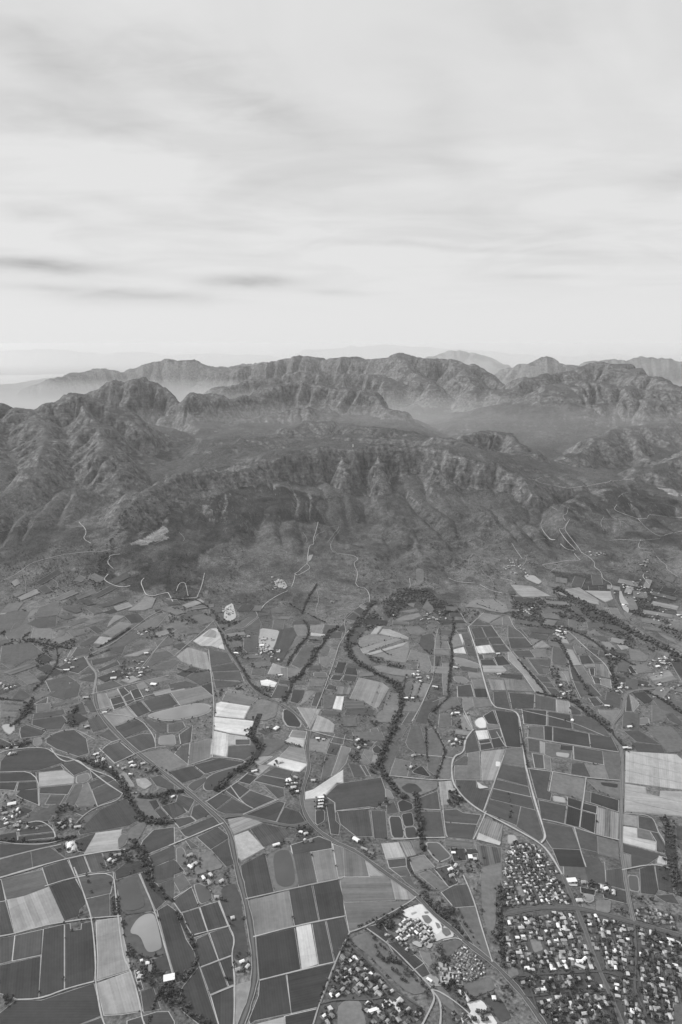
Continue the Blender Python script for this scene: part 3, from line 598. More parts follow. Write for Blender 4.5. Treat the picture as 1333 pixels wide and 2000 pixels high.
# ------------------------------------------------------------------ the valley's fields, ponds and yards
# tile, kind, grey seen in the photograph, outline in the tile's own coordinates; a leading '-' leaves the track round it out
FIELDS = """
A v 98 12,68 325,-2 368,125 180,198 52,222
A v 74 328,-20 515,-78 575,50 375,120
A s 160 60,228 195,195 370,130 490,395 335,435 120,488
A v 72 378,125 575,65 660,215 655,260 612,300 600,350 495,385
A v 78 0,245 42,240 108,480 0,498
A v 74 0,75 8,75 40,230 0,238
A v 88 585,60 865,15 870,60 845,175 655,215
A g 90 662,222 838,182 842,350 712,370
A -g 96 893,85 1062,30 1195,310 940,345
A v 80 1078,25 1130,15 1120,70 1190,120 1265,240 1195,305
A v 84 1172,0 1333,-45 1333,60 1210,105 1160,70
A v 86 1210,110 1333,64 1333,210 1290,215
A -g 92 945,350 1200,315 1280,635 1120,680 960,560
A v 74 1208,310 1285,265 1345,310 1385,420 1425,530 1484,620 1500,690 1425,830 1355,860 1330,770 1290,630
A v 72 338,452 490,417 490,910 302,980 305,900 322,650
A v 71 501,415 535,410 540,465 625,455 630,410 705,392 735,700 718,850 501,905
A v 84 120,502 330,455 318,645 100,690
A v 84 0,522 110,505 90,690 0,715
A v 72 0,732 312,662 296,980 130,982 95,968 0,940
A v 72 0,1098 120,1000 320,998 718,868 780,1110 560,1200 0,1200
A s 148 740,388 925,362 945,520 985,700 990,765 747,840 755,700
A s 155 740,872 995,778 1088,1075 940,1100 800,1108
A v 76 590,1200 785,1125 800,1200
A v 74 978,1155 1200,1088 1290,1085 1333,1160 1333,1200 978,1200
A v 84 1035,770 1062,768 1075,845 1052,850
A v 82 1058,860 1080,855 1095,910 1070,920
A v 80 1080,930 1175,897 1228,1060 1102,1085
A g 78 1165,690 1275,648 1310,765 1200,780
B g 104 30,68 110,28 165,110 85,165
B v 84 35,235 172,132 228,280 95,320
B v 80 105,330 230,290 295,478 195,512 150,440
B v 78 242,282 375,242 450,428 305,475
B v 78 215,530 300,488 375,685 240,742 200,600
B v 78 314,482 453,435 500,530 478,652 385,688
B v 76 246,752 378,698 448,890 318,950
B v 74 392,697 478,664 505,720 508,865 462,885
B v 74 105,900 232,740 382,1200 260,1200 100,1070 85,980
B v 74 325,962 493,892 497,1200 392,1200
B g 142 505,885 628,850 625,930 560,1100 535,1200 500,1200
B -g 82 400,130 535,95 600,600 625,650 512,695 492,620 515,530 450,400 390,245 410,215
B v 84 395,240 440,230 480,270 470,320 430,335
B v 72 552,-33 735,-133 805,172 598,218
B s 124 608,235 913,157 952,435 652,508
B v 76 922,157 1090,112 1145,382 965,422
B v 73 1107,112 1298,74 1333,200 1345,350 1157,380
B v 84 948,-120 1080,-140 1133,92 995,122
B s 124 1092,-138 1250,-165 1298,62 1142,90
B v 69 672,515 960,444 1008,758 697,838
B -s 192 975,435 1088,410 1142,722 1018,758
B v 78 1100,408 1195,390 1262,702 1150,722
B v 75 1209,387 1345,360 1378,480 1275,698
B v 71 697,852 895,802 935,1093 660,1150 625,1176 615,1150 690,960
B v 71 907,797 1278,714 1150,1043 940,1093
B s 165 650,1185 885,1124 892,1230 650,1230
B v 69 892,1120 1140,1064 1090,1200 897,1200
C s 118 17,62 400,54 438,228 47,240
C -s 150 402,54 440,80 592,205 580,226 440,227
C s 112 47,250 570,238 380,350 92,480
C s 122 -35,-200 40,-170 50,46 5,50
C s 112 44,-168 200,-110 238,46 54,48
C s 150 207,-106 390,43 247,48
C v 94 482,50 555,42 605,150 520,90
C g 112 625,35 700,0 850,130 775,160
C v 76 745,-10 860,-40 880,30 915,100 850,125
C v 80 795,170 890,117 990,107 1048,272 892,283
C g 106 895,290 1055,282 1188,700 1090,640 950,420
C -g 116 1100,-40 1258,-80 1255,60 1210,200 1215,400 1170,520 1105,330 1098,100
C -b 212 480,320 560,280 650,255 720,300 780,390 800,440 790,530 720,460 640,380 560,370 510,350
C -b 196 690,520 780,480 835,400 890,480 885,512 800,527 760,545
C -b 190 560,365 640,378 720,455 780,530 700,500 620,440
C v 74 215,435 340,410 400,500 370,550
C v 72 382,560 480,540 560,610 580,650 470,690
C v 71 482,682 590,652 655,710 570,765
C v 80 575,775 660,717 708,800 625,825
C g 122 625,620 700,640 727,720 700,738 655,690
C -g 114 90,520 240,470 420,620 600,800 700,930 560,960 400,820 230,640 150,590
C -g 118 0,1050 50,1000 175,1000 225,1200 0,1200
C -g 102 790,560 930,530 960,560 860,660 800,650
C -b 208 985,1015 1105,990 1240,1200 965,1200 940,1120 1025,1090
C -g 108 960,880 1170,820 1210,910 1060,970 980,960
C -g 84 1110,980 1200,950 1260,1000 1333,1130 1250,1170
C -g 112 720,900 800,890 860,960 900,1050 940,1120 840,1050 760,990
C -b 150 640,830 720,790 770,830 800,890 720,890
D g 96 425,-45 735,-60 745,108 530,65 430,48
D v 78 748,0 885,-20 903,150 752,110
D v 78 735,210 722,152 800,137 898,160 908,253
D -b 185 430,62 530,72 535,122 468,120
D v 62 615,85 715,115 705,155 610,125
D v 62 555,130 665,155 660,190 560,170
D g 116 560,245 660,270 655,300 575,285
D -g 122 670,230 790,230 780,330 670,310
D v 74 1008,-10 1112,-40 1148,150 1128,188 1017,175
D v 72 1125,-40 1258,-10 1262,178 1152,150
D g 78 1130,195 1260,186 1310,260 1200,240
D -g 105 960,260 1080,280 1050,330 960,310
D -g 128 165,530 240,530 270,610 200,635 165,560
D -g 132 50,120 120,120 130,200 60,200
D g 98 1268,1030 1345,1020 1345,1200 1262,1200
D -g 118 0,740 60,740 85,800 20,840 0,830
D g 122 620,640 680,770 560,775
D g 108 710,1130 800,1150 790,1200 700,1200
E v 74 160,5 205,-15 350,35 320,65 165,85 155,40
E v 76 0,90 90,130 0,155
E v 76 357,95 430,50 570,24 660,90 680,200 600,225 430,165 357,120
E g 122 265,85 325,75 320,130 290,155 255,130
E v 74 10,265 50,215 150,185 345,157 400,192 560,245 295,333 0,343
E v 74 305,342 465,295 488,325
E v 80 477,287 590,252 683,325 565,370
E v 65 0,358 275,350 280,408 0,420
E v 67 0,430 132,427 110,485 0,477
E v 65 145,427 282,420 285,470 130,490
E v 64 125,520 160,485 288,480 293,595 170,545
E s 158 303,350 490,334 568,387 560,433 305,458
E v 74 310,467 558,444 518,514 307,508
E g 110 307,516 380,521 340,588 312,590
E v 84 390,522 500,522 460,590 350,590
E g 98 502,575 580,442 630,437 625,500 570,598
E g 114 582,590 640,442 670,427 743,605 600,610
E v 78 692,330 808,357 712,398
E v 76 682,430 830,370 883,402 702,477
E v 80 707,486 885,407 940,450 968,515 750,603
E g 88 555,647 740,632 640,680
E g 100 650,690 755,632 690,720 640,760
E v 74 605,800 762,642 965,547 1078,705 990,755 760,800 612,822
E v 74 0,712 118,740 0,778
E v 72 207,740 370,720 376,740 202,773
E v 71 150,790 400,752 413,800 150,828
E v 68 142,842 415,812 418,843 142,873
E v 70 0,827 128,807 133,870 0,878
E v 68 112,690 175,612 253,640 150,698
E g 92 152,725 250,647 400,680 380,710 160,728
E v 74 0,897 120,902 300,907 450,897 385,908 0,1003
E g 88 0,1020 235,957 250,1078 0,1148
E g 86 242,955 380,920 498,1005 255,1076
E g 88 397,912 485,892 507,1003
E -b 190 500,880 570,870 595,950 515,970
E v 70 577,870 733,814 650,958 602,950
E s 160 742,812 930,787 905,940 652,968
E -g 110 940,900 985,790 1100,715 1130,740 1060,870 980,860
E v 80 532,1015 640,987 688,1110 577,1138
E v 84 652,982 780,967 828,1100 702,1113
E g 95 787,965 870,960 870,1000 820,1030
E v 68 882,1110 960,1047 1075,1022 1118,1055 1118,1100 892,1168
E v 84 767,165 915,114 1028,210 880,273
E v 84 757,65 835,17 912,95 860,113
E v 78 880,0 1000,-40 1130,-20 1140,5 957,86
E v 82 962,92 1095,52 1188,57 1188,163 1072,188
E g 117 1087,200 1275,167 1435,292 1285,343
E -g 142 905,370 960,340 1040,460 980,460
E -g 155 1040,400 1120,390 1170,440 1110,480 1055,450
E g 84 1155,390 1230,372 1333,445 1333,490 1200,450
E -g 110 1020,530 1250,510 1200,560 1140,575 1190,640 1230,710 1130,700 1060,620
E v 68 1142,570 1200,562 1223,605 1185,638
E v 70 1192,645 1230,622 1308,705 1240,708
E v 72 1240,612 1370,570 1430,655 1325,705
E v 74 1100,870 1180,790 1333,770 1335,888 1120,977 1068,930
E v 80 1142,990 1333,907 1333,1008 1177,1073
E v 77 1167,1080 1333,1017 1333,1148 1165,1174
E g 90 280,660 460,580 420,660 330,690
F v 80 82,60 180,-10 167,118 95,135
F s 200 352,20 348,-75 648,-45 645,10 600,68 470,48
F s 197 347,32 460,57 450,180 438,228 322,208
F s 168 463,60 590,77 625,95 512,98 510,135 456,142
F v 80 514,100 620,100 620,133 514,137
F v 84 457,150 668,142 640,210 585,248 452,233
F s 114 167,130 323,92 313,238 152,288
F v 86 47,205 95,147 158,130 145,283
F v 71 0,347 180,300 268,365 245,385 100,430
F v 74 194,292 390,240 578,272 520,295 277,358
F v 74 292,575 390,512 483,540 360,633
F v 74 367,640 490,550 643,630 570,663 430,663
F v 74 442,490 510,422 618,480 530,553
F v 76 537,558 625,487 813,555 650,626
F v 72 517,412 600,362 678,382 620,438
F v 78 657,413 715,370 908,407 883,466
F v 86 722,365 820,310 953,342 910,400
F v 80 657,428 740,485 826,550
F v 84 735,450 880,474 883,530 832,548
F s 198 757,285 840,232 1053,285 1055,295 1000,343 960,338
F s 142 852,225 925,152 1033,167 1053,278
F s 184 890,110 930,82 1043,92 1030,153
F s 132 925,75 950,27 1053,37 1043,88
F s 142 647,265 700,227 788,227 700,288
F -s 150 690,375 640,355 700,290 780,300
F v 72 592,675 845,570 888,582 820,723
F v 72 830,728 885,617 1000,652 1060,750 970,768
F k 86 627,785 730,742 930,790 955,800 860,868 722,918
F k 142 457,710 600,682 718,735 502,823 472,770
F g 170 502,835 605,797 733,930 560,1026 532,1000
F v 73 327,942 470,857 498,1050 440,1070
F v 77 217,845 375,767 468,845 320,938
F v 76 87,790 350,682 408,735 165,843 122,833
F v 78 172,680 190,612 240,592 328,665 215,713
F v 78 57,575 75,517 198,555 150,648
F v 80 2,600 50,587 133,655 32,703
F v 78 82,768 32,710 165,687 203,720
F -g 118 217,1000 310,950 430,1075 190,1140
F v 80 0,927 45,917 50,1008 0,1028
F v 79 0,1035 50,1022 118,1105 0,1148
F v 85 132,872 150,862 228,920 170,930
F -g 112 745,985 900,915 955,980 1000,1225 810,1265
F v 74 937,907 1150,840 1243,880 1248,928 952,978
F g 116 1042,565 1123,562 1120,640 1123,738 1080,700 1047,640
F s 195 1047,500 1110,480 1170,440 1333,332 1333,428 1285,425 1190,530 1170,543 1047,553
F v 76 1203,530 1290,442 1333,432 1624,388 1655,480 1659,560 1594,620 1529,610 1294,638 1278,650 1275,580
F v 72 1207,590 1265,587 1278,720 1310,750 1300,825 1242,818
F g 102 1167,400 1200,222 1283,227 1240,373
F v 80 1207,203 1235,132 1318,142 1285,218
F v 84 1242,118 1275,54 1350,60 1333,135
F g 130 1082,95 1235,92 1200,200 1082,180
F g 104 600,250 740,90 880,100 900,130 760,220
F -g 86 660,160 720,60 740,200 620,230
G s 122 -48,375 32,147 98,165 60,278 0,348
G v 76 0,652 238,637 268,838 142,838 22,743
G v 78 257,642 363,647 383,858 281,853
G g 88 82,277 163,297 213,378 127,388
G g 90 177,297 205,297 248,373 222,373
G g 116 197,200 210,172 260,182 273,210 250,268
G g 136 277,217 343,217 300,278 257,273
G g 118 167,275 190,212 243,275 228,288
G g 106 252,20 300,10 325,60 320,90 285,118 252,100
G g 98 337,288 400,152 478,147 438,235 393,328 360,338
G g 110 412,330 445,242 558,270 530,378 400,378
G g 96 522,120 560,0 630,-10 668,120 672,213 600,203 540,160
G g 106 682,30 745,0 815,140 798,233 692,223
G g 100 682,237 788,242 750,373 692,330
G g 112 803,247 873,242 863,398 772,398
G -g 116 390,395 760,415 765,470 620,530 580,560 480,490
G v 80 377,668 378,600 430,572 468,655
G g 84 627,545 763,492 783,638 614,640
G g 86 617,652 788,650 816,838 652,850 640,780
G s 162 777,422 868,412 888,480 845,500 848,598 797,598
G v 78 807,640 910,632 960,660 1093,677 1063,743 822,725
G v 78 820,737 1063,752 1028,863 842,843
G k 110 822,857 1038,882 1033,923 827,915
G v 80 903,407 1058,412 1063,465 1163,487 1113,643 960,548 912,460
G v 80 977,200 982,100 1045,37 1088,183
G -s 205 1054,32 1143,24 1163,90 1077,100
G v 82 1152,27 1240,12 1258,75 1177,90
G v 68 1082,107 1163,97 1168,118 1087,128
G v 74 1092,137 1173,124 1188,163 1097,178
G v 66 1177,97 1262,82 1280,148 1194,163
G v 66 1207,-126 1378,-106 1403,158 1292,148
G g 116 998,205 1083,192 1093,403 892,400 897,300 998,296
G v 90 895,270 970,222 996,231 994,294 890,293
G s 150 1102,190 1275,172 1200,408 1107,408
G -b 212 1210,265 1248,270 1240,305 1210,300
G -b 190 1065,420 1110,450 1160,465 1080,475
G g 105 1292,167 1423,162 1428,298 1260,274
G g 86 1257,287 1433,314 1458,453 1217,388
G v 84 1212,402 1460,462 1478,533 1192,469
G v 84 1192,477 1482,542 1508,633 1167,549
G v 80 1162,557 1398,612 1368,753 1124,653
G g 88 1407,614 1515,642 1578,848 1540,873 1372,765
G k 138 1112,692 1265,752 1250,898 1052,848
G -s 184 1080,812 1250,882 1240,908 1062,862
G k 104 1060,907 1250,927 1250,1038 1090,1078
G g 116 1100,1090 1255,1050 1255,1176 1090,1176
G s 172 337,895 463,884 518,998 372,1013
G k 138 477,882 550,882 598,983 530,998
G g 112 567,877 620,882 653,960 600,978
G v 80 382,1020 518,1007 523,1063 397,1078
G v 92 402,1085 523,1070 558,1138 480,1143
G g 126 547,1010 660,982 738,1070 590,1118
G v 70 862,932 970,932 983,1020 890,1028
G v 70 982,937 1060,937 1078,968 990,973
G g 108 820,230 900,150 930,130 900,220
H g 100 157,-5 268,0 273,93 152,75
H v 66 277,-5 336,0 336,103 280,98
H v 67 345,2 613,53 626,153 345,110
H v 71 622,57 790,82 843,188 634,158
H g 86 152,92 238,107 238,193 157,185
H s 142 247,110 273,120 273,203 252,200
H g 105 282,120 395,137 400,178 488,185 478,238 330,233 282,210
H v 66 400,140 493,150 493,183 400,176
H v 82 502,150 720,187 728,288 507,248
H g 98 724,187 853,202 853,408 772,403 737,290
H v 84 187,205 265,217 273,318 207,313
H g 116 272,217 320,242 328,333 282,318
H g 80 162,322 323,347 298,490 333,507 318,563 222,543
H g 84 487,282 580,277 628,383 482,360
H g 124 592,287 738,297 763,403 637,393
H g 118 347,352 588,397 568,558 317,490
H v 62 457,542 563,573 553,633 457,600
H v 62 574,584 678,610 673,663 567,633
H v 60 457,610 553,638 543,768 440,743
H v 60 567,647 668,673 658,813 554,768
H v 64 637,502 843,562 840,648 632,578
H g 105 592,492 632,502 626,578 582,563
H g 112 602,402 850,427 850,543 700,498
H k 142 687,617 848,662 838,863 674,820
H s 166 902,187 1288,212 1345,262 1400,480 1333,483 897,425
H s 160 897,437 1048,462 1053,512 1165,537 1170,492 1400,500 1400,690 897,648
H g 136 882,667 988,682 988,768 882,750
H s 190 882,762 985,777 990,850 1133,882 1128,953 877,888
H g 80 997,682 1100,702 1138,760 1143,808 1000,773
H g 112 992,782 1083,802 1108,868 992,850
H v 76 1092,807 1148,817 1203,912 1198,968 1137,953 1137,880
H v 76 882,902 1203,985 1150,998 1060,1058 947,1073 942,980 882,960
H k 140 882,972 938,987 943,1073 897,1083
H s 178 1152,987 1203,1002 1203,1058 1147,1043
H g 82 232,562 443,607 428,743 257,708
H g 88 267,727 488,772 553,938 335,928 282,850
H v 61 342,937 548,944 588,1076 392,1066
H g 88 500,777 678,837 683,958 557,928
H g 108 687,837 843,882 848,1018 692,973
H g 86 562,987 700,1012 733,1080 738,1190 615,1190
H g 84 887,32 1000,27 1168,135 982,112
H g 82 942,120 1168,142 1198,195 987,190
H -g 108 1062,0 1250,0 1333,90 1333,190 1220,200
H g 80 1287,760 1400,770 1400,880 1287,865
H g 84 1257,885 1340,897 1340,960
I g 106 35,380 90,290 215,272 248,340 213,428 60,423
I g 88 207,310 270,272 438,247 428,328 300,343
I g 120 242,400 260,342 408,345 403,430 242,423
I g 106 267,250 300,192 400,142 458,150 440,180 478,172 438,243 290,263
I g 116 112,275 150,232 213,210 230,240
I g 120 227,215 285,197 268,240 217,263
I g 112 0,230 70,152 183,145 130,213
I -g 112 440,400 510,340 495,390 460,410
I g 130 982,210 1110,97 1193,112 1160,188 1100,208
I -g 130 835,300 880,240 960,250 870,300 820,340
I g 125 792,380 920,292 1018,310 860,408
I s 160 722,455 770,407 858,415 800,468
I g 84 602,470 720,402 765,405 715,460 650,488
I g 120 557,490 585,490 540,558 522,558
I g 92 547,560 590,497 688,500 680,535
I v 78 437,650 500,612 643,560 688,625 600,688
I g 105 0,600 180,472 248,490 328,545 200,578 80,653
I -g 102 420,500 500,490 430,585 390,580
I -g 132 350,740 400,720 440,775 370,770
I v 86 437,735 520,707 578,745 460,778
I v 84 377,860 470,792 590,752 618,780 600,858 490,893
I v 84 272,920 365,872 358,915 282,923
I g 86 592,740 740,682 720,758
I g 90 612,700 700,642 733,680
I g 105 282,935 383,930 383,968 282,988
I g 100 392,925 600,882 600,903 400,948
I g 88 262,1000 490,967 500,1000 252,1043
I v 76 252,1048 480,1014 510,1050 470,1113 360,1118 250,1080
I g 110 7,922 153,942 148,973 12,968
I g 112 7,980 138,985 120,1023 7,1028
I g 88 157,802 238,860 200,888 92,883
I g 90 642,905 700,882 743,983 692,983
I g 86 542,940 635,912 668,998 600,1008
I g 94 742,782 870,742 938,780 747,833
I s 128 727,845 810,842 868,958 767,968
I g 124 817,840 888,817 918,850 832,878
I v 71 847,885 930,862 963,933 877,963
I v 74 947,870 1000,842 1033,898 977,928
I v 70 1002,822 1058,802 1098,878 1037,898
I v 78 902,810 950,798 990,838 940,866
I s 135 787,1010 975,947 1046,1023 862,1103
I v 73 987,940 1085,907 1153,983 1057,1023
I v 76 1097,900 1298,847 1331,880 1333,943 1162,978
I v 76 882,1110 1070,1037 1158,1108 960,1174
I v 84 672,1050 770,1012 828,1098 712,1138
I g 128 1047,770 1100,752 1143,808 1072,813
I g 116 1112,745 1240,717 1318,735 1152,773
I k 140 1172,832 1400,780 1420,815 1192,863
I g 100 1092,670 1333,577 1380,600 1333,640 1270,658
I g 96 1137,600 1180,532 1280,512 1333,550 1092,653
I g 84 752,660 900,592 918,620 762,678
I g 84 702,590 930,542 850,588 712,628
I g 82 802,510 960,482 938,538
I g 96 822,500 1000,382 1078,400 960,478
I g 105 1012,470 1080,432 1128,450 1050,478
I g 110 1032,350 1120,292 1220,242 1298,212 1240,288 1200,333 1100,358
I -g 138 930,560 1130,500 1160,510 1050,560
I v 86 1087,1025 1190,1062 1278,1080 1278,1138 1200,1138
I v 88 1290,1082 1400,1060 1420,1100 1370,1135 1290,1140
J s 124 17,835 240,787 343,868 90,933
J g 90 0,775 130,747 223,780 20,823
J v 74 57,695 180,642 233,655 120,718
J g 92 132,720 240,662 323,685 333,748 237,778
J v 66 252,785 333,757 348,868
J v 71 2,852 73,925 0,943
J s 175 187,440 350,325 380,352 408,430 428,508 330,480 250,478
J s 138 257,405 320,347 368,370 360,418
J s 146 62,560 145,487 288,530 323,668 200,638 100,595
J g 88 307,495 360,517 450,532 488,600 322,628
J g 84 327,640 500,607 543,665 332,673
J v 84 337,680 543,672 573,745 347,735
J g 88 347,742 573,757 500,788 362,803
J s 116 407,900 445,830 678,882 623,936
J s 203 367,920 400,907 620,942 573,1036 360,1015
J -g 120 590,1040 690,880 840,920 820,1020 740,1050 690,1050
J s 152 987,950 1158,965 1082,1108
J s 152 1142,1010 1220,1042 1268,1080 1258,1143 1097,1128
J g 90 1187,967 1308,985 1288,1018 1162,1005
J v 72 932,903 952,817 1043,817 1028,878 985,918
J g 128 1055,822 1118,822 1060,898 1010,928
J v 80 1092,935 1125,837 1173,837 1168,943
J g 102 1190,852 1278,862 1248,958 1187,953
J s 208 1287,864 1340,867 1320,968 1257,958
J s 130 1082,370 1090,322 1188,312 1170,360 1195,383
J s 180 1092,377 1198,390 1203,406 1087,400
J g 92 1197,317 1278,322 1268,335 1210,383 1177,383
J g 120 962,300 1030,302 1058,350 1058,398 1000,403 972,380
J g 112 912,515 985,412 1058,417 1040,450
J g 90 1092,422 1178,432 1168,463 1062,448
J g 97 937,620 1020,492 1118,482 1090,558 1093,608 1000,648
J s 150 762,690 800,612 878,640 900,645 850,698
J g 120 857,648 905,645 905,718 862,712
J g 120 910,645 1008,662 1008,688 920,722 910,718
J -s 216 700,745 760,735 830,760 810,795 710,780
J g 86 737,715 778,720 768,743
J g 86 787,722 843,737 828,756
J g 84 852,737 933,747 928,773 842,763
J v 84 832,777 918,792 898,878 782,878 812,820
J -b 165 700,340 850,360 830,430 800,500 720,530 690,500 690,440
J g 94 572,500 580,397 688,402 688,528 602,528
J -b 180 430,180 490,150 520,260 470,295 420,275
J -v 82 770,600 850,360 950,335 980,390 870,600
J g 102 482,340 570,352 688,257 640,242
J g 92 577,350 688,267 708,310 688,378
J g 114 1152,560 1238,562 1213,648 1160,618
J g 106 1172,482 1228,487 1223,550 1167,543
J g 120 1242,502 1288,512 1268,558 1217,548
J g 116 1082,730 1198,737 1178,788 1072,788
J g 106 1057,795 1178,797 1170,828 1062,813
J v 84 1227,388 1235,372 1331,372 1320,418 1232,418
J v 66 1296,602 1362,607 1332,688 1268,683
J v 66 1374,610 1434,642 1447,703 1346,693
J v 70 1260,702 1337,704 1307,743 1240,733
J v 72 1346,704 1442,714 1427,753 1331,742
J v 74 1222,777 1288,787 1278,815 1205,808
J k 116 1300,785 1400,800 1380,850 1285,850
K s 134 167,722 340,762 388,800 300,958 200,898 97,878
K g 120 387,832 480,847 470,958 420,1068 250,1058 350,958
K g 128 162,420 250,387 420,412 478,430 200,488 167,480
K s 150 177,500 440,417 478,430 250,518 202,538
K s 164 212,540 530,447 538,465 260,548
K s 158 257,385 300,327 338,330 295,388
K s 154 322,385 350,347 400,352 538,410 538,428 430,408
K g 130 262,555 480,492 540,442 548,500 518,608 370,588 352,570
K g 124 562,510 690,547 718,640 690,678 612,650 620,602 532,590
K g 124 277,635 330,627 500,662 628,667 600,718 430,698 330,678
K -g 110 110,480 140,480 260,600 260,630 200,620 130,590
K g 106 507,775 560,747 573,760 540,863 497,858
K g 130 582,747 640,757 600,858 552,863
K g 124 647,762 708,772 670,868 607,868
K g 116 502,895 638,912 600,983 492,978
K g 92 547,990 608,992 570,1068 492,1078
K g 84 592,1060 660,902 788,872 770,928 700,998 680,1078
K s 122 752,435 840,442 858,500 747,498
K g 118 747,507 858,512 853,553 747,545
K v 80 747,557 793,562 783,688 742,658
K g 120 802,607 848,612 848,750 858,853 812,853 802,740
K v 90 767,352 878,362 873,398 767,388
K g 112 762,397 868,407 840,433 752,430
K g 130 872,430 910,387 930,387 963,475 887,488
K s 197 927,387 945,387 963,440 960,475 950,450
K s 197 887,507 963,487 983,538 892,533
K g 92 947,387 1003,384 1018,428 962,428
K g 90 967,437 1023,434 1033,478 977,478
K g 88 977,487 1038,487 1063,558 1002,553
K g 110 892,547 983,547 993,578 902,563
K g 126 1002,682 1103,687 1118,723 1012,723
K g 116 1022,732 1123,732 1133,798 1047,798
K v 66 1042,807 1138,807 1148,873 1057,870
K v 79 917,787 1018,772 1043,868 922,868
K g 126 957,877 1028,882 1038,938 962,988
K g 116 1037,882 1158,887 1178,938 1052,953
K v 66 1117,1015 1188,972 1228,1078 1152,1073
K g 112 1142,1082 1233,1080 1243,1103 1152,1118
K g 84 1022,347 1100,337 1133,413 1052,418
K g 84 1107,337 1178,327 1233,406 1142,410
K g 82 1047,427 1143,422 1163,463 1057,473
K g 84 1152,420 1243,414 1273,463 1172,463
K s 207 1052,482 1163,472 1198,528 1077,538
K g 86 1177,472 1278,472 1318,520 1207,528
K v 76 1077,547 1108,547 1118,578 1087,578
K g 118 1117,547 1178,547 1188,573 1122,573
K v 74 1092,587 1188,582 1218,628 1102,623
K v 67 1197,562 1268,557 1323,620 1227,628
K s 152 1112,632 1258,632 1288,665 1268,683 1122,678
K k 130 1152,732 1268,742 1288,818 1182,818
K g 128 1282,737 1333,742 1333,815 1300,818
K g 82 1192,832 1288,827 1323,968 1202,948
K g 86 1022,325 1060,277 1158,320
K g 128 1072,270 1092,222 1253,247 1175,288 1160,303
K g 118 1167,310 1253,257 1258,318 1187,320
K g 130 977,180 1030,132 1100,122 1190,122 1230,132 1288,165 1308,215 1270,228 1170,213 1090,188 1060,188
K g 112 1262,260 1333,272 1333,318 1265,318
K g 84 52,270 75,232 115,217 178,260 150,288
K g 84 122,210 165,182 213,215 190,258
K s 120 167,175 180,162 238,190 220,208
K g 80 192,150 243,142 258,175 240,186
K g 82 77,320 148,292 130,328
K g 80 0,340 55,312 63,360 0,363
K g 126 442,280 510,247 618,227 638,250 570,278 480,288
K g 118 472,215 600,192 618,210 560,223
K g 118 522,155 590,152 580,183
K g 110 652,190 690,112 700,150 738,200 720,228
K g 114 522,330 620,327 678,370 620,398 560,388
K -g 84 640,400 730,380 740,480 700,540 620,470
K g 110 887,260 940,252 988,330 892,338
K g 106 682,305 758,322 738,348 692,338
K g 88 907,357 993,347 998,370 922,376
K g 106 782,1000 868,1002 868,1088 772,1098
K g 110 772,870 910,872 938,930 782,988
L s 150 22,12 180,22 328,100 112,105 82,85
L s 150 332,60 540,32 688,130 688,163 560,138
L s 160 592,57 780,62 798,120 742,143 642,85
L g 96 747,150 800,127 828,180 762,170
L g 120 772,192 828,187 878,265 792,235
L g 90 0,322 45,347 100,352 148,410 0,413
L g 84 2,422 155,422 183,490 22,498
L v 82 37,520 165,512 203,566 82,568
L g 124 167,420 238,432 190,473
L s 136 192,480 260,437 328,490 217,493
L g 120 182,510 210,499 283,502 288,540 308,568 212,566
L s 142 0,527 20,527 273,833 207,828 112,690 5,585
L g 106 92,577 138,582 228,693 162,688
L g 90 152,577 328,582 323,640 288,698 235,693
L g 88 187,702 298,717 328,755 252,753
L g 88 257,762 333,767 358,798 292,793
L g 84 292,802 363,807 418,858 332,848
L g 92 337,590 342,502 355,457 428,530 453,610 440,628 347,618
L b 150 397,420 440,412 498,520 558,625 502,628 450,540
L g 84 467,657 508,662 558,753 492,748
L g 90 492,762 568,767 623,848 542,878
L g 112 512,637 568,632 658,768 582,763
L g 86 592,777 653,777 708,863 642,858
L g 106 497,480 520,472 598,530 522,538
L v 72 542,552 613,552 653,608 562,618
L g 88 622,552 718,603 660,608
L g 84 602,497 693,512 680,548 650,538
L g 88 702,512 758,542 748,563 692,558
L s 136 582,622 658,617 663,638 602,643
L v 70 622,652 658,652 658,703 632,698
L k 125 667,617 730,617 778,690 778,728 672,703
L v 76 642,712 698,727 708,768 667,768
L s 130 707,727 778,737 788,798 712,773
L v 76 617,877 668,872 723,933 657,938
L v 80 687,874 778,902 773,918 732,923
L g 126 692,967 858,972 800,1068 702,998
L v 65 947,842 1040,827 1108,890 1090,913 1042,923
L s 132 932,852 1003,920 960,978
L v 76 907,882 923,852 948,978 902,978
L g 106 1102,932 1198,927 1258,990 1190,1048 1102,1058
L g 88 1202,1002 1260,992 1333,1062 1333,1098 1230,1048
L v 61 917,642 940,627 983,690 947,688
L g 120 952,627 1058,617 1108,680 992,688
L k 134 1062,702 1228,662 1288,740 1132,768
L g 76 1252,612 1345,602 1345,740 1292,690
L g 120 937,400 990,332 1058,400 1000,433
L g 110 1002,440 1070,407 1113,460 1032,468
L g 120 607,380 660,352 718,400 672,400
L g 92 672,407 738,402 768,440 692,433
L g 132 712,447 768,447 828,500 772,508
L g 96 602,297 723,292 728,338 612,343
L g 106 252,192 300,187 418,202 400,223 272,223
L g 114 442,360 508,420 470,448 440,400
L g 78 7,837 200,852 193,958 32,963
L v 82 207,852 363,887 363,978 207,958
L s 136 372,892 463,907 473,993 377,983
L v 72 107,962 293,977 288,1088 122,1073
L v 72 307,982 473,1007 488,1113 307,1088
L g 88 492,1012 610,1022 720,1092 778,1168 500,1113
L k 122 0,732 48,732 53,823 2,818
L g 116 57,737 118,742 188,828 60,823
L g 80 477,932 553,977 558,1003 487,1003
L s 148 840,470 900,475 935,495 870,505
L -g 118 920,500 1000,510 1080,560 1050,600 940,590
L -g 124 1140,370 1260,420 1300,470 1180,410
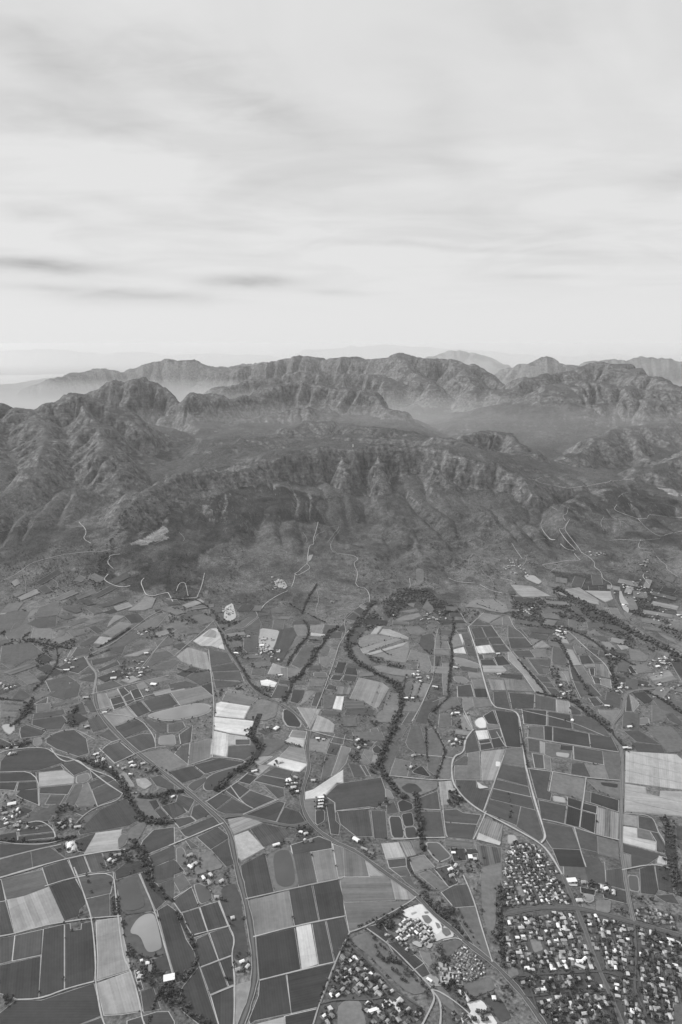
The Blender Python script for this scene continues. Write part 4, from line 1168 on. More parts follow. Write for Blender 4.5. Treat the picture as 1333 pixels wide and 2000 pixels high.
L -b 165 850,60 868,60 880,100 930,170 920,230 880,200 850,120
L -g 118 880,100 960,110 1000,200 930,210
X g 100 0,1190 60,1195 40,1225 0,1235
X g 96 5,1262 60,1255 85,1275 30,1300 0,1295
X g 92 90,1330 130,1322 140,1345 100,1352
X g 98 1270,1360 1333,1372 1333,1400 1290,1385
"""
FIELDS = FIELDS + """C -g 118 640,350 690,345 725,385 700,410 670,405
C -g 125 745,400 775,410 790,440 765,450
C -g 130 660,320 690,318 700,330 670,335
C -b 165 560,330 600,318 605,326 568,345
C -g 112 800,440 850,450 870,490 830,510 800,480
C -b 168 560,560 640,600 650,560 700,540 735,570 700,610 640,560 600,540
C -b 172 770,700 860,740 900,800 840,870 790,860 780,780
N -b 172 820,920 870,910 915,960 890,985 840,975 820,950
N -b 150 1070,730 1110,720 1090,760 1065,780
M -b 150 0,1180 20,1150 60,1160 40,1176
O -g 112 600,830 660,840 660,930 620,960 600,900
P -b 165 120,880 200,880 260,930 230,950 140,910
"""
PONDS = """
A 102 2 915,105 1040,70 1060,110 1122,270 1060,305 955,318 940,230 905,190
A 160 6 1050,375 1120,335 1180,335 1205,400 1240,560 1240,605 1160,635 1120,620 1075,500 985,485
B 108 2 195,115 230,105 290,130 325,170 330,225 240,260
E 182 2 15,-10 60,-20 108,-15 112,30 75,60 40,35
E 132 3 590,378 675,355 690,395 660,420 590,430
E 148 3 1225,75 1333,60 1345,140 1220,135
E 118 2 905,860 940,820 985,830 960,900 910,930
F 90 3 265,450 310,370 500,310 560,320 470,400 400,450 330,490 280,485
F 94 2 145,460 180,425 285,385 290,410 250,450 190,495
F 116 2 60,930 110,930 145,1030 90,1060 65,1040
F 101 5 795,985 850,945 915,945 940,990 955,1060 970,1190 920,1225 860,1225 820,1190
F 84 2 1125,640 1190,640 1190,720 1130,755
G 88 2 205,125 280,125 260,155 220,150
G 78 2 265,170 300,140 355,190 340,205 280,200
G 70 2 565,350 640,295 715,385
G 84 3 485,465 540,432 600,440 650,490 590,515 520,500
G 74 2 460,580 500,560 570,590 575,630 480,655
G 138 2 367,475 400,490 430,550 372,540
G 70 2 490,672 568,657 583,755 512,763
G 80 3 395,690 480,690 508,848 420,848
G 84 3 514,775 590,767 613,850 527,850
G 106 4 685,890 770,890 860,985 850,1000 780,1030 740,1000 690,930
H 72 4 705,425 840,440 835,470 720,450
H 175 2 345,530 430,545 440,585 350,570
H 172 2 365,195 470,205 460,240 370,225
D 110 3 922,40 990,50 1000,165 930,150
D 152 4 585,195 615,188 643,200 645,225 620,240 590,230
J 152 6 0,965 200,920 310,930 320,980 200,1020 0,1050 -110,1030 -160,1008
J 78 5 880,970 930,960 1010,1070 1000,1100 910,1090 880,1040
J 112 3 1115,680 1205,685 1210,715 1110,710
I 135 2 385,600 440,598 430,625 395,620
K 146 5 895,565 960,575 1080,620 1085,645 980,640 920,620 890,590
K 130 3 890,715 960,715 1000,745 980,765 920,755 895,740
K 225 3 1050,1060 1075,1035 1110,1025 1135,1060 1135,1105 1090,1110 1060,1090
L 110 2 260,650 315,650 310,690 270,690
L 126 4 1005,1035 1070,1030 1075,1075 1010,1080
H 172 2 0,830 50,835 75,880 40,905 0,890
"""
RING = {'v': (200, 2.3), 's': (205, 2.3), 'g': (176, 2.1), 'b': (150, 1.5), 'k': (150, 2)}
for ln in FIELDS.strip().splitlines():
    t, k, p, rest = ln.split(' ', 3)
    noring = k[0] == '-'; k = k.lstrip('-')
    px = tpx(t, rest)
    pts = [hit(*q)[:2] for q in px]
    r = RING[k]
    ymid = sum(q[1] for q in px) / len(px)
    near = max(0.0, min(1.0, (ymid - 1180) / 600))
    if noring and k in 'bg': pts = rounded(pts, 1)
    p = float(p) * 1.06 + 4 + (5 if k == 'v' and ymid < 1720 else 0)
    sheet('field', pts, M[k], float(p) + random.uniform(-2, 2), None if noring else r[0] - 12 * (1 - near) + random.uniform(-30, 12), r[1] * (1 + .5 * (1 - near)) * random.uniform(.45, 1.1))
for ln in PONDS.strip().splitlines():
    t, p, wd, rest = ln.split(' ', 3)
    pts = rounded([hit(*q)[:2] for q in tpx(t, rest)], 2)
    sheet('pond', pts, M['w'], float(p), 168, float(wd) * 1.25)
# the many small plots between the larger fields, laid along the slope of the valley
nplot = 0
def clear_of(x, y):
    for l in FPOLY:
        if abs(l[0][0] - x) < 400 and inpoly1(x, y, l): return False
    return True
def inpoly1(x, y, poly):
    c = False
    for i in range(len(poly)):
        x1, y1 = poly[i]; x2, y2 = poly[i - 1]
        if (y1 > y) != (y2 > y) and x < (x2 - x1) * (y - y1) / (y2 - y1) + x1: c = not c
    return c
for _ in range(2600):
    if nplot > 250: break
    px = random.uniform(0, 1333); py = random.choice((random.uniform(1178, 1440), random.uniform(1178, 1330)))
    if random.random() < .1 and (px > 1000 or px < 260): py = random.uniform(1128, 1178)
    if 560 < px < 880 and py < 1215: continue
    x, y, _z = hit(px, py)
    L_, W_2 = random.uniform(26, 75), random.uniform(18, 42)
    an = math.radians((px - 666) * -.045 + random.choice((0, 90)) + random.gauss(0, 8) + (25 if px < 400 else 0))
    c_, s_ = math.cos(an), math.sin(an); sk = random.uniform(-.25, .25)
    cor = [(x + (a * L_ + b * sk * W_2) * c_ - b * W_2 * s_, y + (a * L_ + b * sk * W_2) * s_ + b * W_2 * c_) for a, b in ((-1, -1), (1, -1), (1, 1), (-1, 1))]
    tst = cor + [((cor[i][0] + cor[i - 1][0]) / 2, (cor[i][1] + cor[i - 1][1]) / 2) for i in range(4)] + [(x, y)]
    if not all(clear_of(*t) for t in tst): continue
    k = random.choice('vggggsk'); nplot += 1
    sheet('field', cor, M[k], {'v': 84, 'g': random.choice((98, 112, 124)), 's': 148, 'k': 122}[k] + random.uniform(-6, 6), random.choice((None, 165, 150)), 1.8)
# two far sheets of water: the bay on the left
sheet('sea', [gpt(-400, 722), gpt(-150, 736), gpt(60, 733), gpt(135, 731), gpt(140, 733), gpt(80, 741), gpt(30, 750), gpt(-30, 755), gpt(-400, 765)], M['w'], 200, None, zb=6.0)

# ------------------------------------------------------------------ roads and tracks (photograph coordinates; q asphalt, t dirt)
ROADS = """
t 165 2 0 0 1113,1015 1100,1034
t 150 2 0 0 1085,1055 1060,1052 1040,1058
t 150 2 0 0 1185,995 1195,1012 1213,1016 1230,1030
t 150 2 0 0 1207,1013 1213,1020 1212,1028
t 150 2 0 0 1050,976 1068,985 1090,998
t 150 2 0 0 1145,970 1120,968 1112,970
t 150 2 0 0 1165,980 1180,978
t 150 2 0 0 1270,982 1300,985 1324,992 1320,1000
t 160 2 0 0 1060,1104 1068,1112 1075,1110
t 160 2 0 0 1075,1118 1085,1110 1105,1108 1112,1102
t 150 2 0 0 1160,1108 1175,1116 1210,1112
t 160 2 0 0 1000,1090 1008,1108 1015,1112 1028,1098 1030,1084
t 150 2 0 0 1310,1090 1333,1088
t 150 2 0 0 645,1030 668,1025 640,1060
t 150 2 0 0 592,1040 602,1055 596,1062
t 150 2 0 0 690,1200 672,1215 660,1232
t 150 2 0 0 612,1140 620,1155 624,1175 616,1190 620,1202
t 140 2 0 0 925,1082 918,1090 915,1102
t 140 2 0 0 940,1110 945,1120 960,1130 965,1145
t 140 2 0 0 75,1175 120,1150 150,1140 185,1128
t 140 2 0 0 40,1190 90,1168 125,1160
t 150 2 0 0 100,1130 115,1140 112,1155 98,1162
t 140 2 0 0 50,1160 52,1140 45,1120
t 150 2 0 0 20,1235 30,1215 60,1210
t 150 2 0 0 90,1205 80,1195 75,1185
t 150 2 0 0 270,1045 295,1038 320,1045 322,1055 300,1064
t 150 2 0 0 285,1030 300,1038
t 150 2 0 0 350,1040 362,1052 358,1058
t 150 2 0 0 430,1088 445,1092 460,1085
t 195 2 0 0 1224,1468 1280,1482 1336,1494
t 195 2 0 0 1222,1486 1275,1498 1336,1512
t 195 2 0 0 1222,1504 1275,1518 1336,1530
t 195 2 0 0 1222,1542 1265,1552 1336,1568
t 195 2 0 0 1222,1562 1275,1575 1336,1588
t 175 2 0 0 1022,1170 1060,1165 1090,1166
q 118 7 168 7 185,1345 188,1375 196,1396 230,1435 270,1472 330,1518 385,1562 432,1603 450,1628 456,1660 464,1700 475,1740 487,1790 497,1860 499,1910 489,1955 470,2005
q 150 5 150 3 190,1272 167,1284 175,1300 190,1316 186,1340 182,1357
q 110 7 160 5 419,1214 427,1226 440,1242 442,1265 463,1293 480,1324 506,1357 554,1377 582,1398 605,1426 603,1445 600,1466 605,1497 598,1522 590,1548 590,1573 603,1604 623,1624 649,1642 670,1652 701,1667 737,1695 775,1722 813,1748 850,1790 890,1820 905,1838 963,1881 1000,1919 1024,1947 1064,2003
q 112 7 140 4 440,1596 475,1592 516,1604 575,1616 603,1606
t 195 6 130 2 915,1224 928,1262 940,1306 950,1345 963,1382 985,1385 1008,1390 1015,1402 1018,1425 1026,1494 1031,1512 1044,1563 1062,1619 1066,1637 1057,1647
t 190 6 130 2 925,1425 908,1446 907,1471 884,1478 882,1517 890,1540 915,1568 943,1587 1000,1616 1057,1648 1077,1672 1100,1712
q 108 7 122 3.5 1098,1709 1112,1740 1126,1774 1147,1827 1160,1870 1171,1896 1187,1930 1203,1968 1215,2003
t 187 4 0 0 905,1385 912,1400 923,1422
q 125 6 150 6 1333,1275 1286,1250 1248,1229 1220,1206 1205,1180 1197,1165 1195,1148
q 135 6 150 4 1333,1352 1294,1344 1258,1347 1235,1350 1221,1358 1218,1390 1200,1410 1195,1425 1203,1445 1215,1465 1217,1500 1215,1560 1211,1640 1220,1700 1229,1760 1239,1803
t 187 5 0 0 1104,1229 1120,1242 1146,1268 1182,1296 1194,1319 1205,1342 1217,1354
q 108 9 120 5 983,1788 993,1784 1044,1774 1123,1773 1172,1784 1235,1802 1333,1830
q 100 6 0 0 993,1917 1013,1905 1095,1903 1169,1896 1215,1909 1248,1917
q 95 6 0 0 1024,1947 1057,1945 1105,1937 1181,1936
q 105 6 0 0 1239,1803 1244,1878 1238,1930 1250,1955 1268,2003
t 182 4 0 0 0,1830 28,1825 85,1809 125,1802 180,1794 236,1790
t 172 4 0 0 0,1716 52,1702 88,1690
t 187 4 0 0 88,1732 145,1714 222,1703 226,1745 240,1870 254,1892 270,1945 278,1990 283,2003
t 177 4 0 0 0,1679 60,1663 95,1656 120,1650
t 187 5 0 0 0,1715 65,1696 130,1678 200,1664 245,1660
t 187 4 0 0 145,1695 155,1720 167,1755 180,1795 188,1880 186,1915 198,1985 205,2003
t 182 4 0 0 272,1708 302,1776 325,1858 338,1905
t 182 4 0 0 185,1918 130,1932 80,1952 28,1954
t 187 3 0 0 340,1755 376,1733
t 182 4 0 0 380,1827 450,1809
t 182 4 0 0 393,1890 452,1868
t 182 4 0 0 410,1945 458,1926
t 187 4 0 0 428,1760 445,1805 460,1835 452,1866 460,1915 457,2003
t 170 4 0 0 480,1757 564,1738 670,1716
t 187 4 0 0 495,1831 575,1810 675,1790
t 187 4 0 0 507,1916 590,1895 655,1880
t 170 4 0 0 683,1822 655,1880 622,1968 612,2003
t 172 4 0 0 683,1822 712,1812 755,1789 805,1760 813,1752
t 177 4 0 0 713,1812 760,1845 800,1885 842,1930
t 187 4 0 0 905,1710 925,1755 940,1810 962,1880
t 175 5 0 0 843,1934 850,1950 842,1970 825,2003
t 175 5 0 0 843,1934 860,1955 862,1980 860,2003
t 182 4 0 0 843,1934 860,1938 900,1965 935,2000
q 105 5 0 0 625,1962 660,1952 720,1955 760,1945 795,1965
q 105 5 0 0 688,1850 730,1888 780,1940 825,1970
t 187 3 0 0 865,1838 890,1832 903,1838
t 187 5 0 0 100,1462 112,1480 130,1490 150,1483 170,1500 207,1530 240,1551
t 172 4 0 0 240,1551 230,1565 192,1575 165,1592 150,1608
t 187 4 0 0 0,1472 15,1465 88,1459 110,1475 140,1482 155,1490 175,1503 208,1514 225,1523 245,1545 249,1551 268,1549
t 187 4 0 0 0,1509 75,1507 77,1575
t 187 4 0 0 55,1608 80,1603 105,1620 110,1640
t 172 4 0 0 0,1645 35,1650 90,1650 128,1640
t 187 5 0 0 330,1653 380,1632 437,1608
t 172 4 0 0 88,1445 110,1430 145,1425 158,1430 186,1445
t 187 4 0 0 195,1470 213,1452 235,1445
t 172 4 0 0 227,1491 262,1474 272,1470 303,1460 325,1460
t 182 4 0 0 402,1567 430,1550 462,1530 485,1510
t 182 4 0 0 450,1535 475,1570 495,1580
t 182 4 0 0 475,1592 515,1575 545,1562
t 187 4 0 0 410,1480 440,1480 475,1485 480,1490
t 187 4 0 0 415,1480 417,1420 419,1380 415,1340 408,1270
t 182 4 0 0 375,1493 410,1482
t 187 4 0 0 595,1425 650,1440 690,1447
t 182 3 0 0 655,1585 690,1583 722,1580
t 187 4 0 0 765,1640 790,1640 825,1637 870,1637
t 170 4 0 0 863,1545 870,1630 875,1636
t 187 4 0 0 818,1581 860,1583
t 187 4 0 0 755,1515 800,1520 853,1525 883,1523
t 187 4 0 0 812,1474 885,1481
t 187 4 0 0 950,1585 942,1605 925,1640
t 187 4 0 0 945,1585 960,1545 985,1475
t 182 4 0 0 1031,1502 1080,1508 1145,1520 1211,1525
t 182 4 0 0 1060,1601 1103,1610 1160,1630 1210,1642
t 182 4 0 0 1080,1508 1073,1547
t 187 4 0 0 1145,1520 1140,1560 1132,1617
t 187 3 0 0 1220,1590 1275,1593 1285,1625 1302,1650 1302,1690
t 182 4 0 0 1215,1700 1275,1688 1310,1697
t 182 4 0 0 1122,1617 1135,1665 1145,1695
t 182 4 0 0 1007,1385 1018,1388 1110,1408 1180,1438
t 182 4 0 0 1027,1441 1080,1450 1208,1470
t 182 4 0 0 970,1430 985,1456 990,1460
t 182 4 0 0 190,1387 235,1375 285,1360 340,1345
t 182 4 0 0 195,1394 270,1400 300,1435 305,1458
t 177 4 0 0 230,1345 250,1385 268,1402
t 177 4 0 0 178,1356 228,1345 270,1333 330,1320
t 172 4 0 0 272,1310 300,1275 320,1250 345,1230
t 172 4 0 0 175,1270 210,1265 260,1228 300,1198 338,1186
t 172 4 0 0 340,1283 365,1260 395,1235 418,1213
t 172 4 0 0 600,1423 612,1400 620,1380 632,1350 645,1315 657,1280 662,1260 675,1240
t 187 3 0 0 675,1240 690,1222 710,1200 727,1180
t 172 3 0 0 676,1250 676,1232 671,1212 690,1195 712,1178 722,1176
t 182 4 0 0 805,1410 825,1375 845,1328
t 172 3 0 0 845,1328 848,1310 849,1260 855,1230
t 172 3 0 0 845,1372 875,1360
t 177 4 0 0 905,1394 915,1415 923,1425
t 182 4 0 0 915,1225 945,1197
t 177 4 0 0 900,1198 915,1224 960,1222
t 177 4 0 0 960,1222 980,1250 1000,1275
t 182 4 0 0 995,1205 1005,1228 1017,1235 1030,1250 1045,1268
t 172 3 0 0 1027,1288 1060,1288
t 172 3 0 0 1000,1275 1060,1335 1072,1352
t 172 3 0 0 1055,1300 1100,1310 1110,1335 1122,1360
t 172 4 0 0 1107,1275 1118,1330 1135,1365
t 172 4 0 0 1155,1338 1175,1360
t 172 3 0 0 1310,1295 1325,1320 1333,1335
t 182 3 0 0 722,1176 722,1160 712,1148 700,1148 695,1140
t 175 3 0 0 695,1140 700,1120 692,1105 693,1098 702,1093 690,1085 660,1082
t 140 2 0 0 660,1082 650,1075 645,1062 665,1035
t 185 3 0 0 622,1020 617,1040 612,1055 614,1065 605,1065 602,1080 600,1102
t 185 3 0 0 600,1102 608,1110 595,1118 580,1126 577,1120 575,1135 570,1147
t 175 3 0 0 600,1102 590,1110 583,1118 575,1122
t 187 3 0 0 562,1155 540,1165 518,1180 511,1190
t 170 2 0 0 615,1058 618,1045 635,1038
t 172 2 0 0 645,1062 648,1078 662,1084
t 182 3 0 0 500,1195 505,1205 490,1215 475,1229 455,1226 440,1233
t 195 4 0 0 338,1176 330,1160 328,1158 310,1162 300,1165 285,1163 280,1150 275,1138 282,1130
t 190 4 0 0 255,1145 240,1148 225,1145 210,1138 203,1132 212,1122
t 185 3 0 0 216,1090 209,1100 222,1112
t 185 3 0 0 213,1090 217,1085 235,1083
t 172 2 0 0 230,1070 195,1080 178,1078 140,1082 120,1085 60,1100 40,1118 0,1138
t 185 3 0 0 155,1020 158,1025 165,1030 170,1042 162,1053 178,1062
t 140 2 0 0 0,1040 50,1025 110,1014 140,1016 155,1022
t 140 2 0 0 165,1110 153,1123 165,1128 172,1138 178,1120
t 190 3 0 0 325,1170 340,1173 360,1170 385,1168
t 185 3 0 0 345,1155 350,1140 362,1138 365,1150 368,1165
t 187 3 0 0 400,1120 395,1145 385,1168
t 187 2 0 0 800,1130 802,1145 800,1150
t 182 3 0 0 876,1130 895,1138 928,1140
t 182 3 0 0 938,1143 960,1155 985,1160
t 182 3 0 0 978,1130 1000,1135
t 185 3 0 0 1034,936 1045,938 1058,945 1085,949 1108,955 1120,953 1145,950 1180,944 1210,938 1240,936
t 172 2 0 0 1045,938 1060,932 1075,932
t 170 3 0 0 1113,1015 1103,1033 1106,1040 1130,1070 1136,1080
t 170 3 0 0 1100,1034 1090,1033 1105,1055 1125,1075
t 180 3 0 0 1205,987 1199,995 1208,1001 1235,1010 1247,1015 1265,1013
t 187 2 0 0 1247,1015 1262,1032 1285,1048 1297,1048 1300,1045 1333,1038
t 182 2 0 0 1177,1015 1213,1015 1247,1015
t 170 2 0 0 1180,1010 1172,1023 1180,1038
t 172 2 0 0 1190,1057 1210,1054 1250,1057 1290,1053
t 182 2 0 0 1252,1055 1245,1070 1258,1074 1290,1073
t 175 3 0 0 1122,1082 1128,1090 1136,1096 1110,1095 1085,1100 1060,1104
t 175 3 0 0 1136,1080 1150,1088 1163,1100 1160,1108 1175,1118 1177,1132 1195,1140 1195,1150
t 170 3 0 0 1282,1087 1292,1098 1303,1105 1302,1113 1325,1128
t 187 3 0 0 1258,1122 1255,1127 1268,1142
t 172 2 0 0 1060,1015 1055,1030 1075,1056 1085,1055
t 172 2 0 0 1095,1063 1105,1073 1122,1077
t 182 2 0 0 1208,972 1220,962 1245,962 1247,968
t 172 2 0 0 1110,992 1108,1005 1098,1008 1105,1018
t 187 2 0 0 1000,1062 1008,1075 1020,1092
t 187 2 0 0 1265,1012 1268,1005 1300,1010 1333,1012
"""
for ln in ROADS.strip().splitlines():
    f = ln.split(' ')
    k, p, w, ep, ew = f[0], float(f[1]), float(f[2]), float(f[3]), float(f[4])
    px = smooth_line(tpx('X', ' '.join(f[5:])), it=2)
    pts = [hit(*q)[:2] for q in px]
    hill = k == 't' and sum(q[1] for q in px) / len(px) < 1180
    if hill: w *= 1.25; p = p + 18
    ribbon('road' if k == 'q' else 'track', pts, w * .85, M[k], p, ep if ep else None, ew * .8)
# ------------------------------------------------------------------ trees
def ico(sub):
    bm = bmesh.new(); bmesh.ops.create_icosphere(bm, subdivisions=sub, radius=1.0)
    v = np.array([x.co[:] for x in bm.verts]); f = np.array([[q.index for q in p.verts] for p in bm.faces]); bm.free(); return v, f
ICO = {1: ico(1), 2: ico(2)}
def crown_mesh(seed, n=150):
    """leaf clumps through an uneven crown round a few limbs (unit height: crown from .18 to 1)"""
    r = random.Random(seed); V, Fc = [], []
    lobes = [(r.uniform(-.26, .26), r.uniform(-.26, .26), r.uniform(.42, .74), r.uniform(.22, .34)) for _ in range(6)] + [(0, 0, .6, .34)]
    for _ in range(n):
        lx, ly, lz, lr = r.choice(lobes)
        d = Vector((r.gauss(0, 1), r.gauss(0, 1), r.gauss(0, 1))).normalized() * lr * r.uniform(.55, 1.05)
        c = Vector((lx, ly, lz)) + d * Vector((1, 1, .85)).length / 1.7
        c.z = max(.2, c.z)
        s = r.uniform(.05, .11)
        a = Vector((r.gauss(0, 1), r.gauss(0, 1), r.gauss(0, 1))).normalized(); b = a.orthogonal().normalized(); e = a.cross(b)
        k = len(V)
        V += [c + b * s, c + e * s, c - b * s, c - e * s * 1.1, c + a * s * .7]
        Fc += [(k, k + 1, k + 4), (k + 1, k + 2, k + 4), (k + 2, k + 3, k + 4), (k + 3, k, k + 4), (k, k + 3, k + 2, k + 1)]
    for lx, ly, lz, lr in lobes:              # dense inner foliage of each lobe
        vv, ff = ICO[1]; k = len(V)
        V += [Vector((lx + v[0] * lr * .72 * r.uniform(.8, 1.15), ly + v[1] * lr * .72 * r.uniform(.8, 1.15), lz + v[2] * lr * .62 * r.uniform(.8, 1.15))) for v in vv]
        Fc += [tuple(int(k + i) for i in f) for f in ff]
    me = bpy.data.meshes.new('crown'); me.from_pydata(V, [], Fc); me.update(); me.materials.append(M_LEAF[seed % 3]); return me
def trunk_mesh(seed):
    r = random.Random(seed); V, Fc = [], []
    def limb(a, b, r0, r1, n=6):
        a, b = Vector(a), Vector(b); d = (b - a).normalized(); u = d.orthogonal().normalized(); w = d.cross(u); k = len(V)
        for p, rr in ((a, r0), (b, r1)):
            for i in range(n): V.append(p + (u * math.cos(i * 2 * math.pi / n) + w * math.sin(i * 2 * math.pi / n)) * rr)
        for i in range(n): Fc.append((k + i, k + (i + 1) % n, k + n + (i + 1) % n, k + n + i))
    limb((0, 0, -.02), (.01, 0, .3), .035, .024); limb((.01, 0, .3), (0, .02, .62), .024, .01)
    for i in range(5):
        a = i * 1.26 + r.uniform(-.3, .3); limb((0, 0, .26 + i * .04), (math.cos(a) * .24, math.sin(a) * .24, .48 + i * .05), .014, .006)
    me = bpy.data.meshes.new('trunk'); me.from_pydata(V, [], Fc); me.update(); me.materials.append(M_BARK); return me
CROWNS = [crown_mesh(i) for i in range(9)]; TRUNKS = [trunk_mesh(i) for i in range(3)]
TREES = []                                     # x, y, crown radius, height, place
def near_seg(x, y, line, w):
    best = 1e9
    for (ax, ay), (bx, by) in zip(line[:-1], line[1:]):
        dx, dy = bx - ax, by - ay; L = dx * dx + dy * dy + 1e-9; t = max(0, min(1, ((x - ax) * dx + (y - ay) * dy) / L))
        best = min(best, math.hypot(x - ax - t * dx, y - ay - t * dy))
        if best < w: return True
    return False
RB = [(min(p[0] for p in l) - 12, max(p[0] for p in l) + 12, min(p[1] for p in l) - 12, max(p[1] for p in l) + 12, l, w) for l, w in roadlines]
def on_road(x, y, extra=1.0):
    for x0, x1, y0, y1, l, w in RB:
        if x0 < x < x1 and y0 < y < y1 and near_seg(x, y, l, w / 2 + extra): return True
    return False
FB = [(min(p[0] for p in l), max(p[0] for p in l), min(p[1] for p in l), max(p[1] for p in l), l) for l in FPOLY]
def pin(x, y, poly):
    c = False; n = len(poly)
    for i in range(n):
        x1, y1 = poly[i]; x2, y2 = poly[i - 1]
        if (y1 > y) != (y2 > y) and x < (x2 - x1) * (y - y1) / (y2 - y1) + x1: c = not c
    return c
def in_field(x, y):
    for x0, x1, y0, y1, l in FB:
        if x0 < x < x1 and y0 < y < y1 and pin(x, y, l): return True
    return False
def tree(x, y, r, h, place): TREES.append((x, y, r, h, place))
def belt(s, width, per100, size, place, roadfree=True, tile='X'):
    g = smooth_line([hit(*q)[:2] for q in tpx(tile, s)], it=1)
    width *= .78
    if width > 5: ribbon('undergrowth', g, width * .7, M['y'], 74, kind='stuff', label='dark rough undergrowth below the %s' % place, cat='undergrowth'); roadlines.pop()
    per100 = per100 * 1.7; size = size * .78
    for a, b in zip(g[:-1], g[1:]):
        L = math.hypot(b[0] - a[0], b[1] - a[1]); n = L * per100 / 100 * max(.15, min(1.8, 4.5 * (float(fbm(np.array([a[0] / 70.]), np.array([a[1] / 70.]), 2, 15)[0]) - .28))); n = int(n) + (random.random() < n - int(n))
        nx, ny = -(b[1] - a[1]) / (L + 1e-9), (b[0] - a[0]) / (L + 1e-9)
        for _ in range(n):
            t = random.random(); o = random.gauss(0, .36) * width
            x, y = a[0] + (b[0] - a[0]) * t + nx * o, a[1] + (b[1] - a[1]) * t + ny * o
            if roadfree and on_road(x, y, 0): continue
            s_ = size * random.choice((.5, .7, .9, 1.0, 1.3, 1.6)) * random.uniform(.85, 1.15); tree(x, y, s_, s_ * random.uniform(1.5, 2.3), place)
def wood(tile, s, per_ha, size, place, avoid_fields=True):
    g = [hit(*q)[:2] for q in tpx(tile, s)]
    x0, x1, y0, y1 = min(p[0] for p in g), max(p[0] for p in g), min(p[1] for p in g), max(p[1] for p in g)
    n = int((x1 - x0) * (y1 - y0) / 10000 * per_ha)
    for _ in range(n):
        x, y = random.uniform(x0, x1), random.uniform(y0, y1)
        if not pin(x, y, g) or on_road(x, y, 0) or (avoid_fields and in_field(x, y)): continue
        s_ = size * .85 * random.choice((.5, .7, .9, 1.0, 1.25, 1.6)) * random.uniform(.85, 1.15); tree(x, y, s_, s_ * random.uniform(1.4, 2.2), place)
